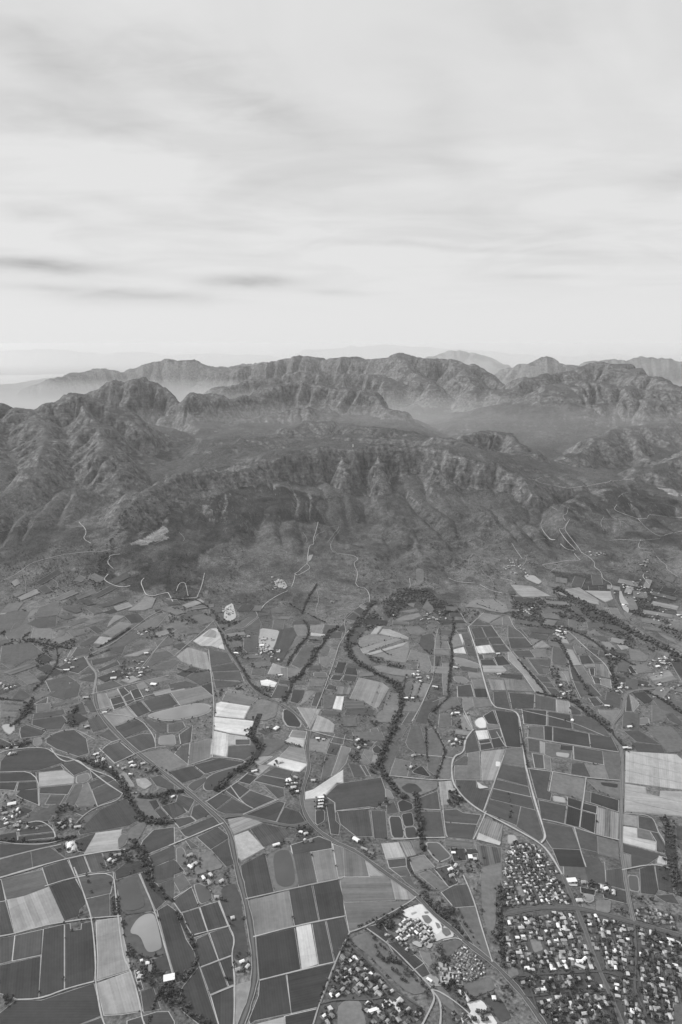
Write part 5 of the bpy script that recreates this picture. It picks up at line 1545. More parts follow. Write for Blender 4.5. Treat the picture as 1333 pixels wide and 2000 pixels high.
BELTS = """
26 24 6 valley stream|730,1175 700,1215 682,1240 678,1262 690,1290 720,1308 760,1328 780,1340 785,1360 783,1390 770,1410 765,1428 770,1420 754,1458 742,1486 747,1509 760,1530 778,1550
20 16 6 valley stream|813,1548 815,1580 818,1600 823,1640 828,1662
12 12 5 valley stream|799,1675 796,1690 808,1711 826,1725 838,1738
14 14 5 second stream|885,1205 887,1232 878,1250 884,1275 880,1310 875,1340 878,1362 862,1376 845,1390
8 10 4 second stream|835,1405 845,1420 860,1445 870,1465 863,1495 853,1520
8 10 4 second stream|832,1420 833,1450 834,1470 836,1490
12 14 5 third stream|593,1211 604,1227 603,1242 585,1262 567,1288 562,1301
26 26 6 third stream|661,1224 636,1242 631,1262 613,1273 613,1288 593,1306 590,1319 572,1329 567,1349 554,1370
16 16 5 farm road|425,1225 437,1245 447,1270 470,1300 485,1330 505,1352 530,1364
34 26 6 wooded creek|508,1395 498,1420 488,1437 503,1453 508,1470 490,1490 470,1503 445,1520 420,1545
26 26 5 wooded creek|270,1556 300,1560 330,1548 360,1545
24 24 6 western creek|150,1482 180,1490 215,1505 240,1530 248,1555 262,1575 276,1596 290,1607 340,1607
26 24 6 western creek|262,1640 270,1660 283,1675 290,1700 292,1725 325,1756
14 15 5 western creek|285,1712 300,1728 322,1748 340,1762
14 17 4.5 western creek|345,1780 358,1808 373,1835 384,1862 386,1878 370,1900 358,1918
18 17 4.5 western creek|350,1955 370,1982 395,1995 420,2003
12 14 4.5 hedge|0,1642 40,1645 105,1643 150,1635
14 14 5 hedge|0,1460 30,1460 62,1450
46 55 4.5 eastern wood|1295,1597 1308,1625 1308,1650 1312,1680 1318,1710 1333,1750
9 18 4 avenue|1016,1420 1023,1460 1031,1498
12 18 5 hedge|1013,1290 1040,1322 1067,1354
12 20 5 hedge|1047,1353 1080,1360 1115,1367 1146,1392
26 24 6 eastern creek|1120,1370 1146,1392 1171,1410 1194,1431
16 18 5 hedge|1075,1252 1095,1255 1108,1283 1125,1315 1146,1345 1155,1360
20 18 6 eastern creek|1258,1349 1299,1370 1333,1395
14 16 5 eastern creek|1220,1460 1200,1440 1195,1425
50 30 7 eastern slope wood|1085,1148 1120,1168 1150,1185 1200,1212 1240,1240 1290,1262 1333,1285
20 18 5 eastern slope wood|1175,1260 1190,1290 1197,1320 1205,1345
20 16 5 eastern slope wood|1100,1225 1150,1245 1180,1270 1210,1285 1240,1300
14 18 5 hedge|190,1267 225,1247 255,1228
14 14 5 western stream|0,1365 60,1371 55,1395 30,1412
20 18 6 western stream|65,1365 55,1385 40,1405 20,1420
12 12 5 western stream|60,1235 40,1250 70,1255 110,1262 140,1268
10 12 5 western stream|110,1260 115,1290 100,1315 85,1330 65,1350
14 16 6 western stream|152,1382 140,1400 150,1415
8 14 3.5 hedge|172,1285 200,1275 215,1270
4 9 3 hedge|655,1460 640,1480 625,1500
6 18 3 hedge|555,1451 575,1455 590,1460
6 14 3 hedge|545,1478 555,1465 565,1455
5 14 3 hedge|250,1708 285,1690 300,1683
5 10 3 hedge|330,1905 300,1960 290,2003
6 14 4 roadside|1126,1774 1147,1827 1160,1870 1171,1896 1187,1930 1203,1968
4 10 4 roadside|1002,1925 1030,1955 1068,2000
6 14 4.5 roadside|680,1832 650,1890 625,1960
5 10 3.5 hedge|770,1775 740,1793 700,1812
10 20 5 hedge|735,1810 765,1790 790,1782
5 8 4 hedge|755,1788 770,1782 800,1765
16 16 5 south park|975,1730 978,1760 975,1800 980,1850 985,1890
5 8 3.5 hedge|1040,1450 1031,1420
3 7 3.5 river line|895,1775 905,1800 925,1830 945,1862
4 8 3.5 hedge|993,1550 1000,1580 995,1600
4 10 4 hedge|745,1270 760,1280 780,1282
6 14 4 hedge|755,1300 790,1302
4 10 3 hedge|795,1292 820,1290 818,1305
4 8 3 hedge|720,1275 750,1262 795,1252
4 8 3 hedge|700,1268 740,1255 780,1245
5 10 3.5 hedge|795,1318 785,1360
5 10 3.5 hedge|810,1330 800,1365
5 10 3.5 hedge|825,1330 815,1365
3 7 3 hedge|742,1340 735,1360 720,1385 712,1400
3 7 3.5 hedge|770,1335 762,1360 752,1385
5 16 4.5 hedge|565,1180 600,1200 640,1218
5 10 4 hedge|590,1248 630,1253
6 12 4 hedge|545,1322 570,1325 590,1330
6 12 4 hedge|345,1306 370,1315 410,1310
5 8 3 hedge|860,1228 862,1280 846,1320
7 9 3.5 hedge|930,1180 960,1190 1000,1203
4 7 3 hedge|940,1172 960,1188
4 7 3 hedge|965,1172 990,1190
16 12 5 dry gully|620,1140 600,1170 590,1200
16 16 5 western slope wood|335,1170 360,1172 385,1172 405,1185 425,1205
"""
PLACE = {'valley': 'the stream winding through the middle of the valley'}
for ln in BELTS.strip().splitlines():
    head, s = ln.split('|'); f = head.split(' ', 3)
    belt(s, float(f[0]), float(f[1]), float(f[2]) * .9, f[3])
WOODS = """
C 95 7 road wood|590,200 640,165 700,210 780,290 900,450 905,480 850,420 780,350 720,290 640,250 580,235
C 80 6 road wood|640,160 720,165 760,140 775,165 730,190
C 85 7 road wood|900,330 920,430 990,540 960,540 900,470 830,350 840,270
C 90 7 golf wood|800,885 870,890 960,930 1000,1000 975,1005 900,1000 850,930
C 80 6 golf wood|1000,990 1110,945 1120,965 1010,1000
C 70 6 estate wood|740,560 790,555 790,640 850,660 860,720 800,740 770,680
C 60 6 estate wood|735,640 760,680 760,770 730,770
C 60 6 estate wood|330,390 470,325 500,350 420,430 400,480
C 80 6 north park|1215,125 1270,130 1280,200 1260,330 1270,420 1240,550 1200,540 1180,500 1215,440 1230,300 1210,200
C 45 6 golf wood|1200,960 1333,880 1333,1100 1280,1090 1240,1000
A 80 7 barn wood|950,570 1000,560 1080,610 1110,680 1060,700 1000,690 960,650
A 80 6 barn wood|935,350 980,330 985,400 950,440 940,400
A 60 6 barn wood|1180,700 1260,800 1240,860 1290,890 1333,870 1333,1060 1240,1050 1210,930 1170,860
A 60 6 barn wood|1080,740 1110,740 1160,800 1180,880 1110,890 1080,830
A 50 5 barn wood|1000,720 1080,700 1060,740 1010,755
A 90 6 round copse|0,955 60,960 110,990 90,1040 0,1075
B 85 7 barn wood|0,860 60,860 110,900 80,1000 100,1060 60,1040 0,1040
E 60 6 village copse|400,700 540,690 550,740 540,780 450,795 400,740
E 70 6 village copse|470,600 560,590 560,640 500,660 440,680 420,640
E 75 6 creek wood|900,960 1000,950 1020,1010 940,1050 900,1010
E 45 5 creek wood|830,1030 900,1000 900,1090 850,1080
E 60 6 creek wood|1090,350 1180,290 1240,345 1160,370 1110,380
E 55 6 creek wood|1190,540 1250,525 1300,560 1250,600 1210,580
E 60 5 creek wood|0,130 250,90 260,150 150,165 0,165
E 30 5 creek wood|20,520 140,520 200,580 150,640 60,640
G 60 6 field wood|250,550 330,540 400,560 370,630 250,620
G 55 6 field wood|100,200 170,190 165,285 95,260
G 50 6 field wood|170,80 240,95 250,130 190,170 130,150
G 65 6 field wood|225,290 300,290 330,370 260,370
G 60 6 field wood|850,490 900,480 960,560 920,620 850,600
G 60 6 field wood|430,490 520,500 590,560 570,600 500,555 450,550
G 40 5 field wood|860,50 1000,10 960,130 880,130
G 50 6 road farm|960,1050 1020,1050 1040,1110 980,1110
G 70 6 road farm|1060,1070 1120,1060 1110,1120 1060,1110
F 40 5 creek farm|920,420 1030,360 1020,480 910,560 930,480
F 55 6 creek farm|980,790 1080,770 1110,820 1040,850 980,840
F 55 6 field wood|440,1080 520,1060 500,1110 430,1150
F 60 6 creek wood|10,150 90,150 80,190 20,190
F 55 6 creek wood|0,490 80,480 110,500 60,520
J 55 6 valley wood|350,250 470,290 550,290 440,370 380,330
J 50 6 valley wood|440,400 540,370 560,480 640,590 560,580 500,520 450,460
J 45 5 valley wood|620,600 760,580 770,640 700,680 640,650
J 50 5 valley wood|680,790 790,790 800,850 720,870 680,820
J 55 5 valley wood|350,820 430,815 390,880 355,890
J 50 5 valley wood|510,790 600,790 560,830 520,830
J 30 5 hill foot wood|0,190 120,180 350,250 300,290 100,330 0,330
J 35 5 hill foot wood|0,400 130,400 100,450 0,450
K 70 6 river wood|60,420 100,350 200,270 280,200 330,250 330,330 200,370 160,440 170,520 260,560 350,570 360,610 280,610 200,560 130,540 110,470
K 60 6 river wood|330,150 480,30 700,60 800,130 930,200 900,240 760,250 700,190 600,130 480,200 440,280 380,260
K 60 5 river wood|360,600 500,620 510,650 370,640
K 55 5 river wood|640,400 740,380 720,560 690,540 620,460
K 60 6 field wood|850,920 960,930 960,980 900,990 860,960
K 60 6 field wood|900,1040 1000,1040 990,1110 900,1100
K 60 6 field wood|270,1010 370,1010 360,1080 260,1090
K 50 6 river wood|360,760 400,700 480,770 500,850 430,820
K 30 5 river wood|940,200 1100,215 1010,320 950,260
L 60 6 eastern slope wood|20,100 200,130 250,190 300,330 420,330 330,350 100,320 20,250
L 60 6 eastern slope wood|190,110 330,120 500,210 600,290 560,300 400,260 250,180
L 50 6 eastern slope wood|440,320 600,390 560,400 460,350
L 60 6 eastern slope wood|300,0 500,110 700,190 860,280 880,400 720,360 560,230 400,160
L 50 6 eastern slope wood|830,330 980,440 960,500 850,480 800,400
L 60 6 eastern slope wood|1060,480 1220,530 1333,560 1333,600 1140,610 1100,540
L 40 6 eastern slope wood|1000,60 1100,80 1180,180 1150,230 1333,380 1333,450 1130,330 960,240 950,130
L 60 6 eastern wood|330,420 400,430 450,560 500,640 450,640 430,560
L 40 6 eastern wood|290,640 360,640 500,800 540,880 440,880 330,730
L 50 6 eastern wood|740,470 820,500 880,600 940,700 1000,790 940,780 860,650 780,600
L 50 6 eastern wood|780,690 840,700 850,810 800,800
L 45 6 eastern wood|520,900 640,970 800,1100 790,1160 600,1030
L 40 5 eastern wood|890,1040 1000,1050 1100,1080 1130,1140 1000,1120 900,1100
L 50 5 eastern wood|750,800 870,830 870,890 760,840
I 60 6 western wood|100,190 300,230 120,280 70,400 0,400 0,280
I 45 6 western wood|0,440 300,420 600,430 560,480 420,500 250,470 0,470
I 50 6 western wood|340,480 430,460 400,560 350,700 250,640
I 60 6 western wood|520,980 600,950 640,1040 600,1100 520,1110
I 50 5 western wood|160,960 270,900 240,1000 150,1020
I 50 5 western wood|440,640 580,640 500,690 440,690
I 45 5 western wood|900,600 1030,610 1050,660 930,680
I 45 5 western wood|900,690 1060,690 1000,740 900,740
I 60 5 western wood|690,480 720,490 700,560 660,560
I 45 5 hill foot wood|1040,350 1200,340 1333,330 1333,420 1200,430 1100,420
M 40 5 western slope wood|920,420 1100,400 900,560 840,800 780,1000 650,950 800,700
D 55 5 town gardens|810,290 950,310 940,370 860,350 800,310
D 55 5 town gardens|920,170 1000,190 1130,210 1150,260 1050,270 930,220
D 50 5 town gardens|1170,480 1333,540 1333,580 1250,570 1160,500
"""
for ln in WOODS.strip().splitlines():
    head, s = ln.split('|'); f = head.split(' ', 3)
    wood(f[0], s, float(f[1]) * 1.3, float(f[2]) * .9, f[3])
# single trees standing on the open strip of grass beside the left suburb
for tx, ty in [(283,533),(290,590),(325,577),(357,602),(316,640),(335,680),(350,690),(372,705),(403,648),(400,690),(415,700),(440,688),(455,712),(480,722),(420,765),(452,790),(523,766),(568,806),(490,835),(518,850),(605,847),(650,885),(512,800),(300,655),(385,690),(405,675),(430,705),(210,462),(680,945)]:
    x, y = gpt(660 + tx / 3.92, 1700 + ty / 3.92); r = random.uniform(4.2, 6.2); tree(x, y, r, r * 1.7, 'open grass')
for tx, ty in [(670,42),(682,92),(700,170),(848,105)]:
    x, y = gpt(tx / 3.92, 1700 + ty / 3.92); r = random.uniform(3.8, 5); tree(x, y, r, r * 1.8, 'vineyard single')
for tx, ty in [(1090,1092),(1145,1080),(1040,1135),(1128,1155)]:
    x, y = gpt(660 + tx / 3.92, 1700 + ty / 3.92)
    for _ in range(4): tree(x + random.uniform(-6, 6), y + random.uniform(-6, 6), 5, 8.5, 'bare sand')
for ty in range(215, 335, 17):
    for tx in (865, 905):
        x, y = gpt((tx + random.uniform(-6, 6)) / 3.92, 1700 + ty / 3.92); tree(x, y, 4.2, 7, 'orchard yard')

# ------------------------------------------------------------------ houses
def box_verts(x0, x1, y0, y1, z0, z1):
    return [(x0,y0,z0),(x1,y0,z0),(x1,y1,z0),(x0,y1,z0),(x0,y0,z1),(x1,y0,z1),(x1,y1,z1),(x0,y1,z1)], [(0,1,5,4),(1,2,6,5),(2,3,7,6),(3,0,4,7)]
def roof_shape(x0, x1, y0, y1, z, rise, kind):
    o = .5; x0 -= o; x1 += o; y0 -= o; y1 += o; m = (y0 + y1) / 2; t = .25
    if kind == 'gable':
        V = [(x0,y0,z),(x1,y0,z),(x1,y1,z),(x0,y1,z),(x0,m,z+rise),(x1,m,z+rise)]
        return V, [(0,1,5,4),(2,3,4,5),(1,2,5),(3,0,4),(0,3,2,1)]
    if kind == 'hip':
        q = (y1 - y0) / 2 * .85
        V = [(x0,y0,z),(x1,y0,z),(x1,y1,z),(x0,y1,z),(x0+q,m,z+rise),(x1-q,m,z+rise)]
        return V, [(0,1,5,4),(2,3,4,5),(1,2,5),(3,0,4),(0,3,2,1)]
    V = [(x0,y0,z),(x1,y0,z),(x1,y1,z),(x0,y1,z),(x0,y0,z+t),(x1,y0,z+t),(x1,y1,z+t+rise*.2),(x0,y1,z+t+rise*.2)]
    return V, [(0,1,5,4),(1,2,6,5),(2,3,7,6),(3,0,4,7),(4,5,6,7),(0,3,2,1)]
def house_parts(L, W_, h, kind, wing):
    """wall and roof geometry of a house L by W_ metres; kind gable, hip or flat; wing makes it L-shaped"""
    WV, WF, RV, RF = [], [], [], []
    def add(A, B, v, f):
        k = len(A); A += v; B += [tuple(i + k for i in q) for q in f]
    add(WV, WF, *box_verts(-L/2, L/2, -W_/2, W_/2, 0, h)); add(RV, RF, *roof_shape(-L/2, L/2, -W_/2, W_/2, h, W_ * .26, kind))
    if kind == 'gable':
        k = len(WV); 
        for sx in (-L/2, L/2):
            k = len(WV); WV += [(sx, -W_/2, h), (sx, W_/2, h), (sx, 0, h + W_ * .22)]; WF += [(k, k+1, k+2)]
    if wing:
        a, b = L * .18, L * .46
        v, f = box_verts(a, b, W_/2 - .01, W_/2 + W_ * .7, 0, h - .15); add(WV, WF, v, f)
        v, f = roof_shape(-W_ * .75, W_ * .55, -(b-a)/2, (b-a)/2, h - .12, (b-a) * .26, kind)
        v = [(-y + (a+b)/2, x + W_ * .65, z) for x, y, z in v]; add(RV, RF, v, f)
    return WV, WF, RV, RF
HT = [(13,8.5,2.9,'hip',0),(14,8,2.9,'gable',0),(15,8,2.9,'hip',1),(16,8,2.9,'gable',1),(12,9,3.1,'flat',0),(10,7.5,2.8,'gable',0),(18,9,3,'hip',1)]
HKIND = ['hipped', 'gabled', 'L-shaped hipped', 'L-shaped gabled', 'flat-roofed', 'small gabled', 'long L-shaped']
HGEO = [house_parts(*a) for a in HT]
SHACK = house_parts(6.5, 5, 2.5, 'flat', 0); 
def mesh_of(name, V, Fs):
    me = bpy.data.meshes.new(name); me.from_pydata(V, [], Fs); me.update(); return me
def chimney_geo(L, h):
    v, f = box_verts(L * .2, L * .2 + .9, .6, 1.5, h, h + 2.6); f = f + [(4, 5, 6, 7)]; return v, f
HME = [(mesh_of('wall', g[0], g[1]), mesh_of('roof', g[2], g[3]), mesh_of('chimney', *chimney_geo(HT[i][0], HT[i][2]))) for i, g in enumerate(HGEO)]
for a, b, c in HME: a.materials.append(M_WALL); b.materials.append(ROOFS['grey']); c.materials.append(M_WALLD)
HOUSES = []                                    # x, y, angle, template, roof, place, scale
def gdir(tile, a, b):
    (x1, y1), (x2, y2) = [gpt(*q) for q in tpx(tile, '%g,%g %g,%g' % (*a, *b))]
    return math.atan2(y2 - y1, x2 - x1)
def suburb(tile, s, ang, rowp, lotp, place, tones, trees=1.0, holes=(), tmpl=range(7), sc=1.0, ground=98, jit=.27, tsize=3.3, fill=.93):
    g = [gpt(*q) for q in tpx(tile, s)]
    hol = [[gpt(*q) for q in tpx(t, h)] for t, h in holes]
    o = sheet('garden_ground', g, M['y'], ground, zb=1.02); 
    c, sn = math.cos(ang), math.sin(ang)
    us = [p[0] * c + p[1] * sn for p in g]; vs = [-p[0] * sn + p[1] * c for p in g]
    u0, u1, v0, v1 = min(us), max(us), min(vs), max(vs)
    row = 0; v = v0 + 6
    def ok(x, y): return pin(x, y, g) and not any(pin(x, y, h) for h in hol)
    while v < v1:
        if row % 2 == 0 and sc > .7:           # a street between each pair of rows
            run = []
            vv = v - rowp * .5
            uu = u0
            while uu < u1:
                x, y = uu * c - vv * sn, uu * sn + vv * c
                if ok(x, y): run.append((x, y))
                else:
                    if len(run) > 6: streets.append(run)
                    run = []
                uu += 12
            if len(run) > 6: streets.append(run)
        u = u0 + random.uniform(0, lotp)
        while u < u1:
            ju, jv = u + random.uniform(-jit, jit) * lotp, v + random.uniform(-jit, jit) * rowp
            x, y = ju * c - jv * sn, ju * sn + jv * c
            if ok(x, y) and not on_road(x, y, 7 * sc):
                for sv_ in (-.27, .27):
                    pt = random.choice((68, 80, 92, 104, 118, 135, 150)) if sc > .5 else random.choice((95, 120, 140, 160))
                    a_, b_ = lotp * random.uniform(.36, .47), rowp * random.uniform(.16, .22)
                    q_ = [(ju + e1 * a_, jv + sv_ * rowp + e2 * b_) for e1, e2 in ((-1, -1), (1, -1), (1, 1), (-1, 1))]
                    PLOTS.append(([(X_ * c - Y_ * sn, X_ * sn + Y_ * c) for X_, Y_ in q_], pt))
                if random.random() < fill:
                    t = random.choice(list(tmpl)); tone_ = random.choices(list(tones), list(tones.values()))[0]
                    HOUSES.append((x, y, ang + random.choice((0, math.pi / 2, math.pi, -math.pi / 2)) + random.gauss(0, .08), t, tone_, place, sc * random.uniform(.66, 1.02)))
                for _ in range(int(trees) + (random.random() < trees - int(trees))):
                    du, dv = random.choice((-1, 1)) * lotp * random.uniform(.38, .55), random.uniform(-.55, .55) * rowp
                    if random.random() < .5: du, dv = random.uniform(-.5, .5) * lotp, random.choice((-1, 1)) * rowp * random.uniform(.4, .52)
                    xx, yy = (ju + du) * c - (jv + dv) * sn, (ju + du) * sn + (jv + dv) * c
                    if ok(xx, yy) and not on_road(xx, yy, 0):
                        r = tsize * random.uniform(.75, 1.7); tree(xx, yy, r, r * random.uniform(1.5, 2.1), place)
            u += lotp * random.uniform(.88, 1.15)
        v += rowp * (1.12 if row % 2 else .95); row += 1
streets = []; PLOTS = []
TN = {'white': 10, 'pale': 27, 'grey': 31, 'dull': 20, 'dark': 8}
park = [('D', '165,530 240,530 270,610 200,635 165,560'), ('D', '50,120 120,120 130,200 60,200'), ('D', '0,740 60,740 85,800 20,840 0,830'), ('D', '430,40 540,60 540,130 440,130')]
a1 = gdir('D', (200, 290), (375, 770))
suburb('X', '992,1783 1045,1774 1123,1773 1127,1778 1160,1868 1172,1894 1095,1903 1013,1905 996,1916 985,1880', a1, 20, 14.5, 'main suburb', TN, 1.45, park, ground=104)
suburb('X', '1000,1920 1016,1907 1095,1905 1172,1897 1190,1935 1215,2003 1068,2003 1030,1950', a1, 22, 16.5, 'south suburb', TN, 2.4, park, ground=92, tsize=4.4)
a2 = gdir('D', (760, 370), (850, 760))
suburb('X', '1130,1779 1172,1786 1235,1804 1240,1878 1236,1910 1215,1907 1175,1895 1150,1835', a2, 20, 14.5, 'main suburb', TN, 1.45, (), ground=98)
suburb('X', '1242,1806 1333,1832 1333,1955 1312,1958 1310,2003 1218,2003 1192,1932 1178,1899 1238,1913', gdir('D', (1000, 440), (1090, 900)), 21, 15, 'south suburb', TN, 2.0, (), ground=96, tsize=4)
suburb('X', '992,1655 1012,1640 1040,1650 1062,1665 1098,1712 1122,1768 1044,1772 993,1782 985,1740 988,1700', gdir('D', (160, 100), (240, 280)), 16, 11.5, 'north suburb', TN, 1.0, park, ground=104, sc=.82, tsize=3)
suburb('X', '1238,1772 1262,1768 1322,1790 1318,1818 1245,1798', gdir('D', (1000, 300), (1040, 400)), 20, 14, 'eastern hamlet', {'grey': 5, 'dull': 5, 'pale': 2}, 1.0, (), sc=.75, ground=104, tsize=3)
suburb('X', '686,1845 700,1858 725,1888 775,1940 810,1962 830,1975 822,2003 718,2003 712,1975 700,1954 640,1950 655,1895', gdir('C', (130, 620), (420, 910)), 19, 15, 'left suburb', TN, 1.9, (), ground=98, tsize=3.8)
suburb('X', '620,1962 655,1953 660,1970 645,2003 614,2003', gdir('C', (130, 620), (420, 910)), 21, 16, 'left suburb', TN, 1.6, (), ground=98, tsize=3.6)
suburb('X', '768,1822 790,1798 812,1795 838,1808 850,1832 842,1845 825,1848 812,1830 800,1842 780,1838', gdir('C', (430, 470), (600, 370)), 14, 10, 'walled estate', {'pale': 8, 'white': 2, 'grey': 4}, .5, (), sc=.78, ground=124, tsize=2.2)
suburb('X', '882,1863 905,1850 943,1876 950,1901 918,1917 895,1912', gdir('C', (930, 640), (1110, 740)), 9, 7.5, 'shack settlement', {'grey': 5, 'pale': 4, 'dull': 4, 'white': 1}, .25, (), tmpl=(0, 1, 5), sc=.48, ground=120, tsize=2)
suburb('X', '852,1886 880,1882 904,1896 905,1925 862,1924', gdir('C', (870, 700), (870, 880)), 16, 13, 'shack settlement', {'grey': 5, 'pale': 4, 'dull': 2}, .3, (), tmpl=(0, 1, 5), sc=.62, ground=150, tsize=2.4)
suburb('X', '745,1830 760,1815 775,1835 790,1835 800,1852 810,1858 808,1865 800,1862 778,1842 760,1838', gdir('C', (430, 470), (600, 370)), 15, 11, 'walled estate', {'pale': 6, 'grey': 4, 'dull': 2}, .6, (), sc=.7, ground=112, tsize=2.4, fill=.6)
suburb('X', '872,1965 905,1975 935,2003 872,2003', gdir('C', (850, 1050), (930, 1150)), 20, 15, 'golf hamlet', {'grey': 5, 'dull': 4}, 1.2, (), sc=.75, ground=105, tsize=3)
V_, F_, T_ = [], [], []
for q_, pt in PLOTS:
    k = len(V_); z_ = 2.12 + .02 * random.random(); V_ += [(a, b, z_) for a, b in q_]; F_.append((k, k + 1, k + 2, k + 3)); T_ += [alb(pt, 2300)] * 4
pm = bpy.data.meshes.new('lawns'); pm.from_pydata(V_, [], F_); pm.update(); set_attr(pm, T_); set_uv(pm, 0); link('lawns', pm, [M['y']], kind='structure')
for run in streets:
    ribbon('street', run, 5.0, M['q'], 100)
RB = [(min(p[0] for p in l) - 12, max(p[0] for p in l) + 12, min(p[1] for p in l) - 12, max(p[1] for p in l) + 12, l, w) for l, w in roadlines]

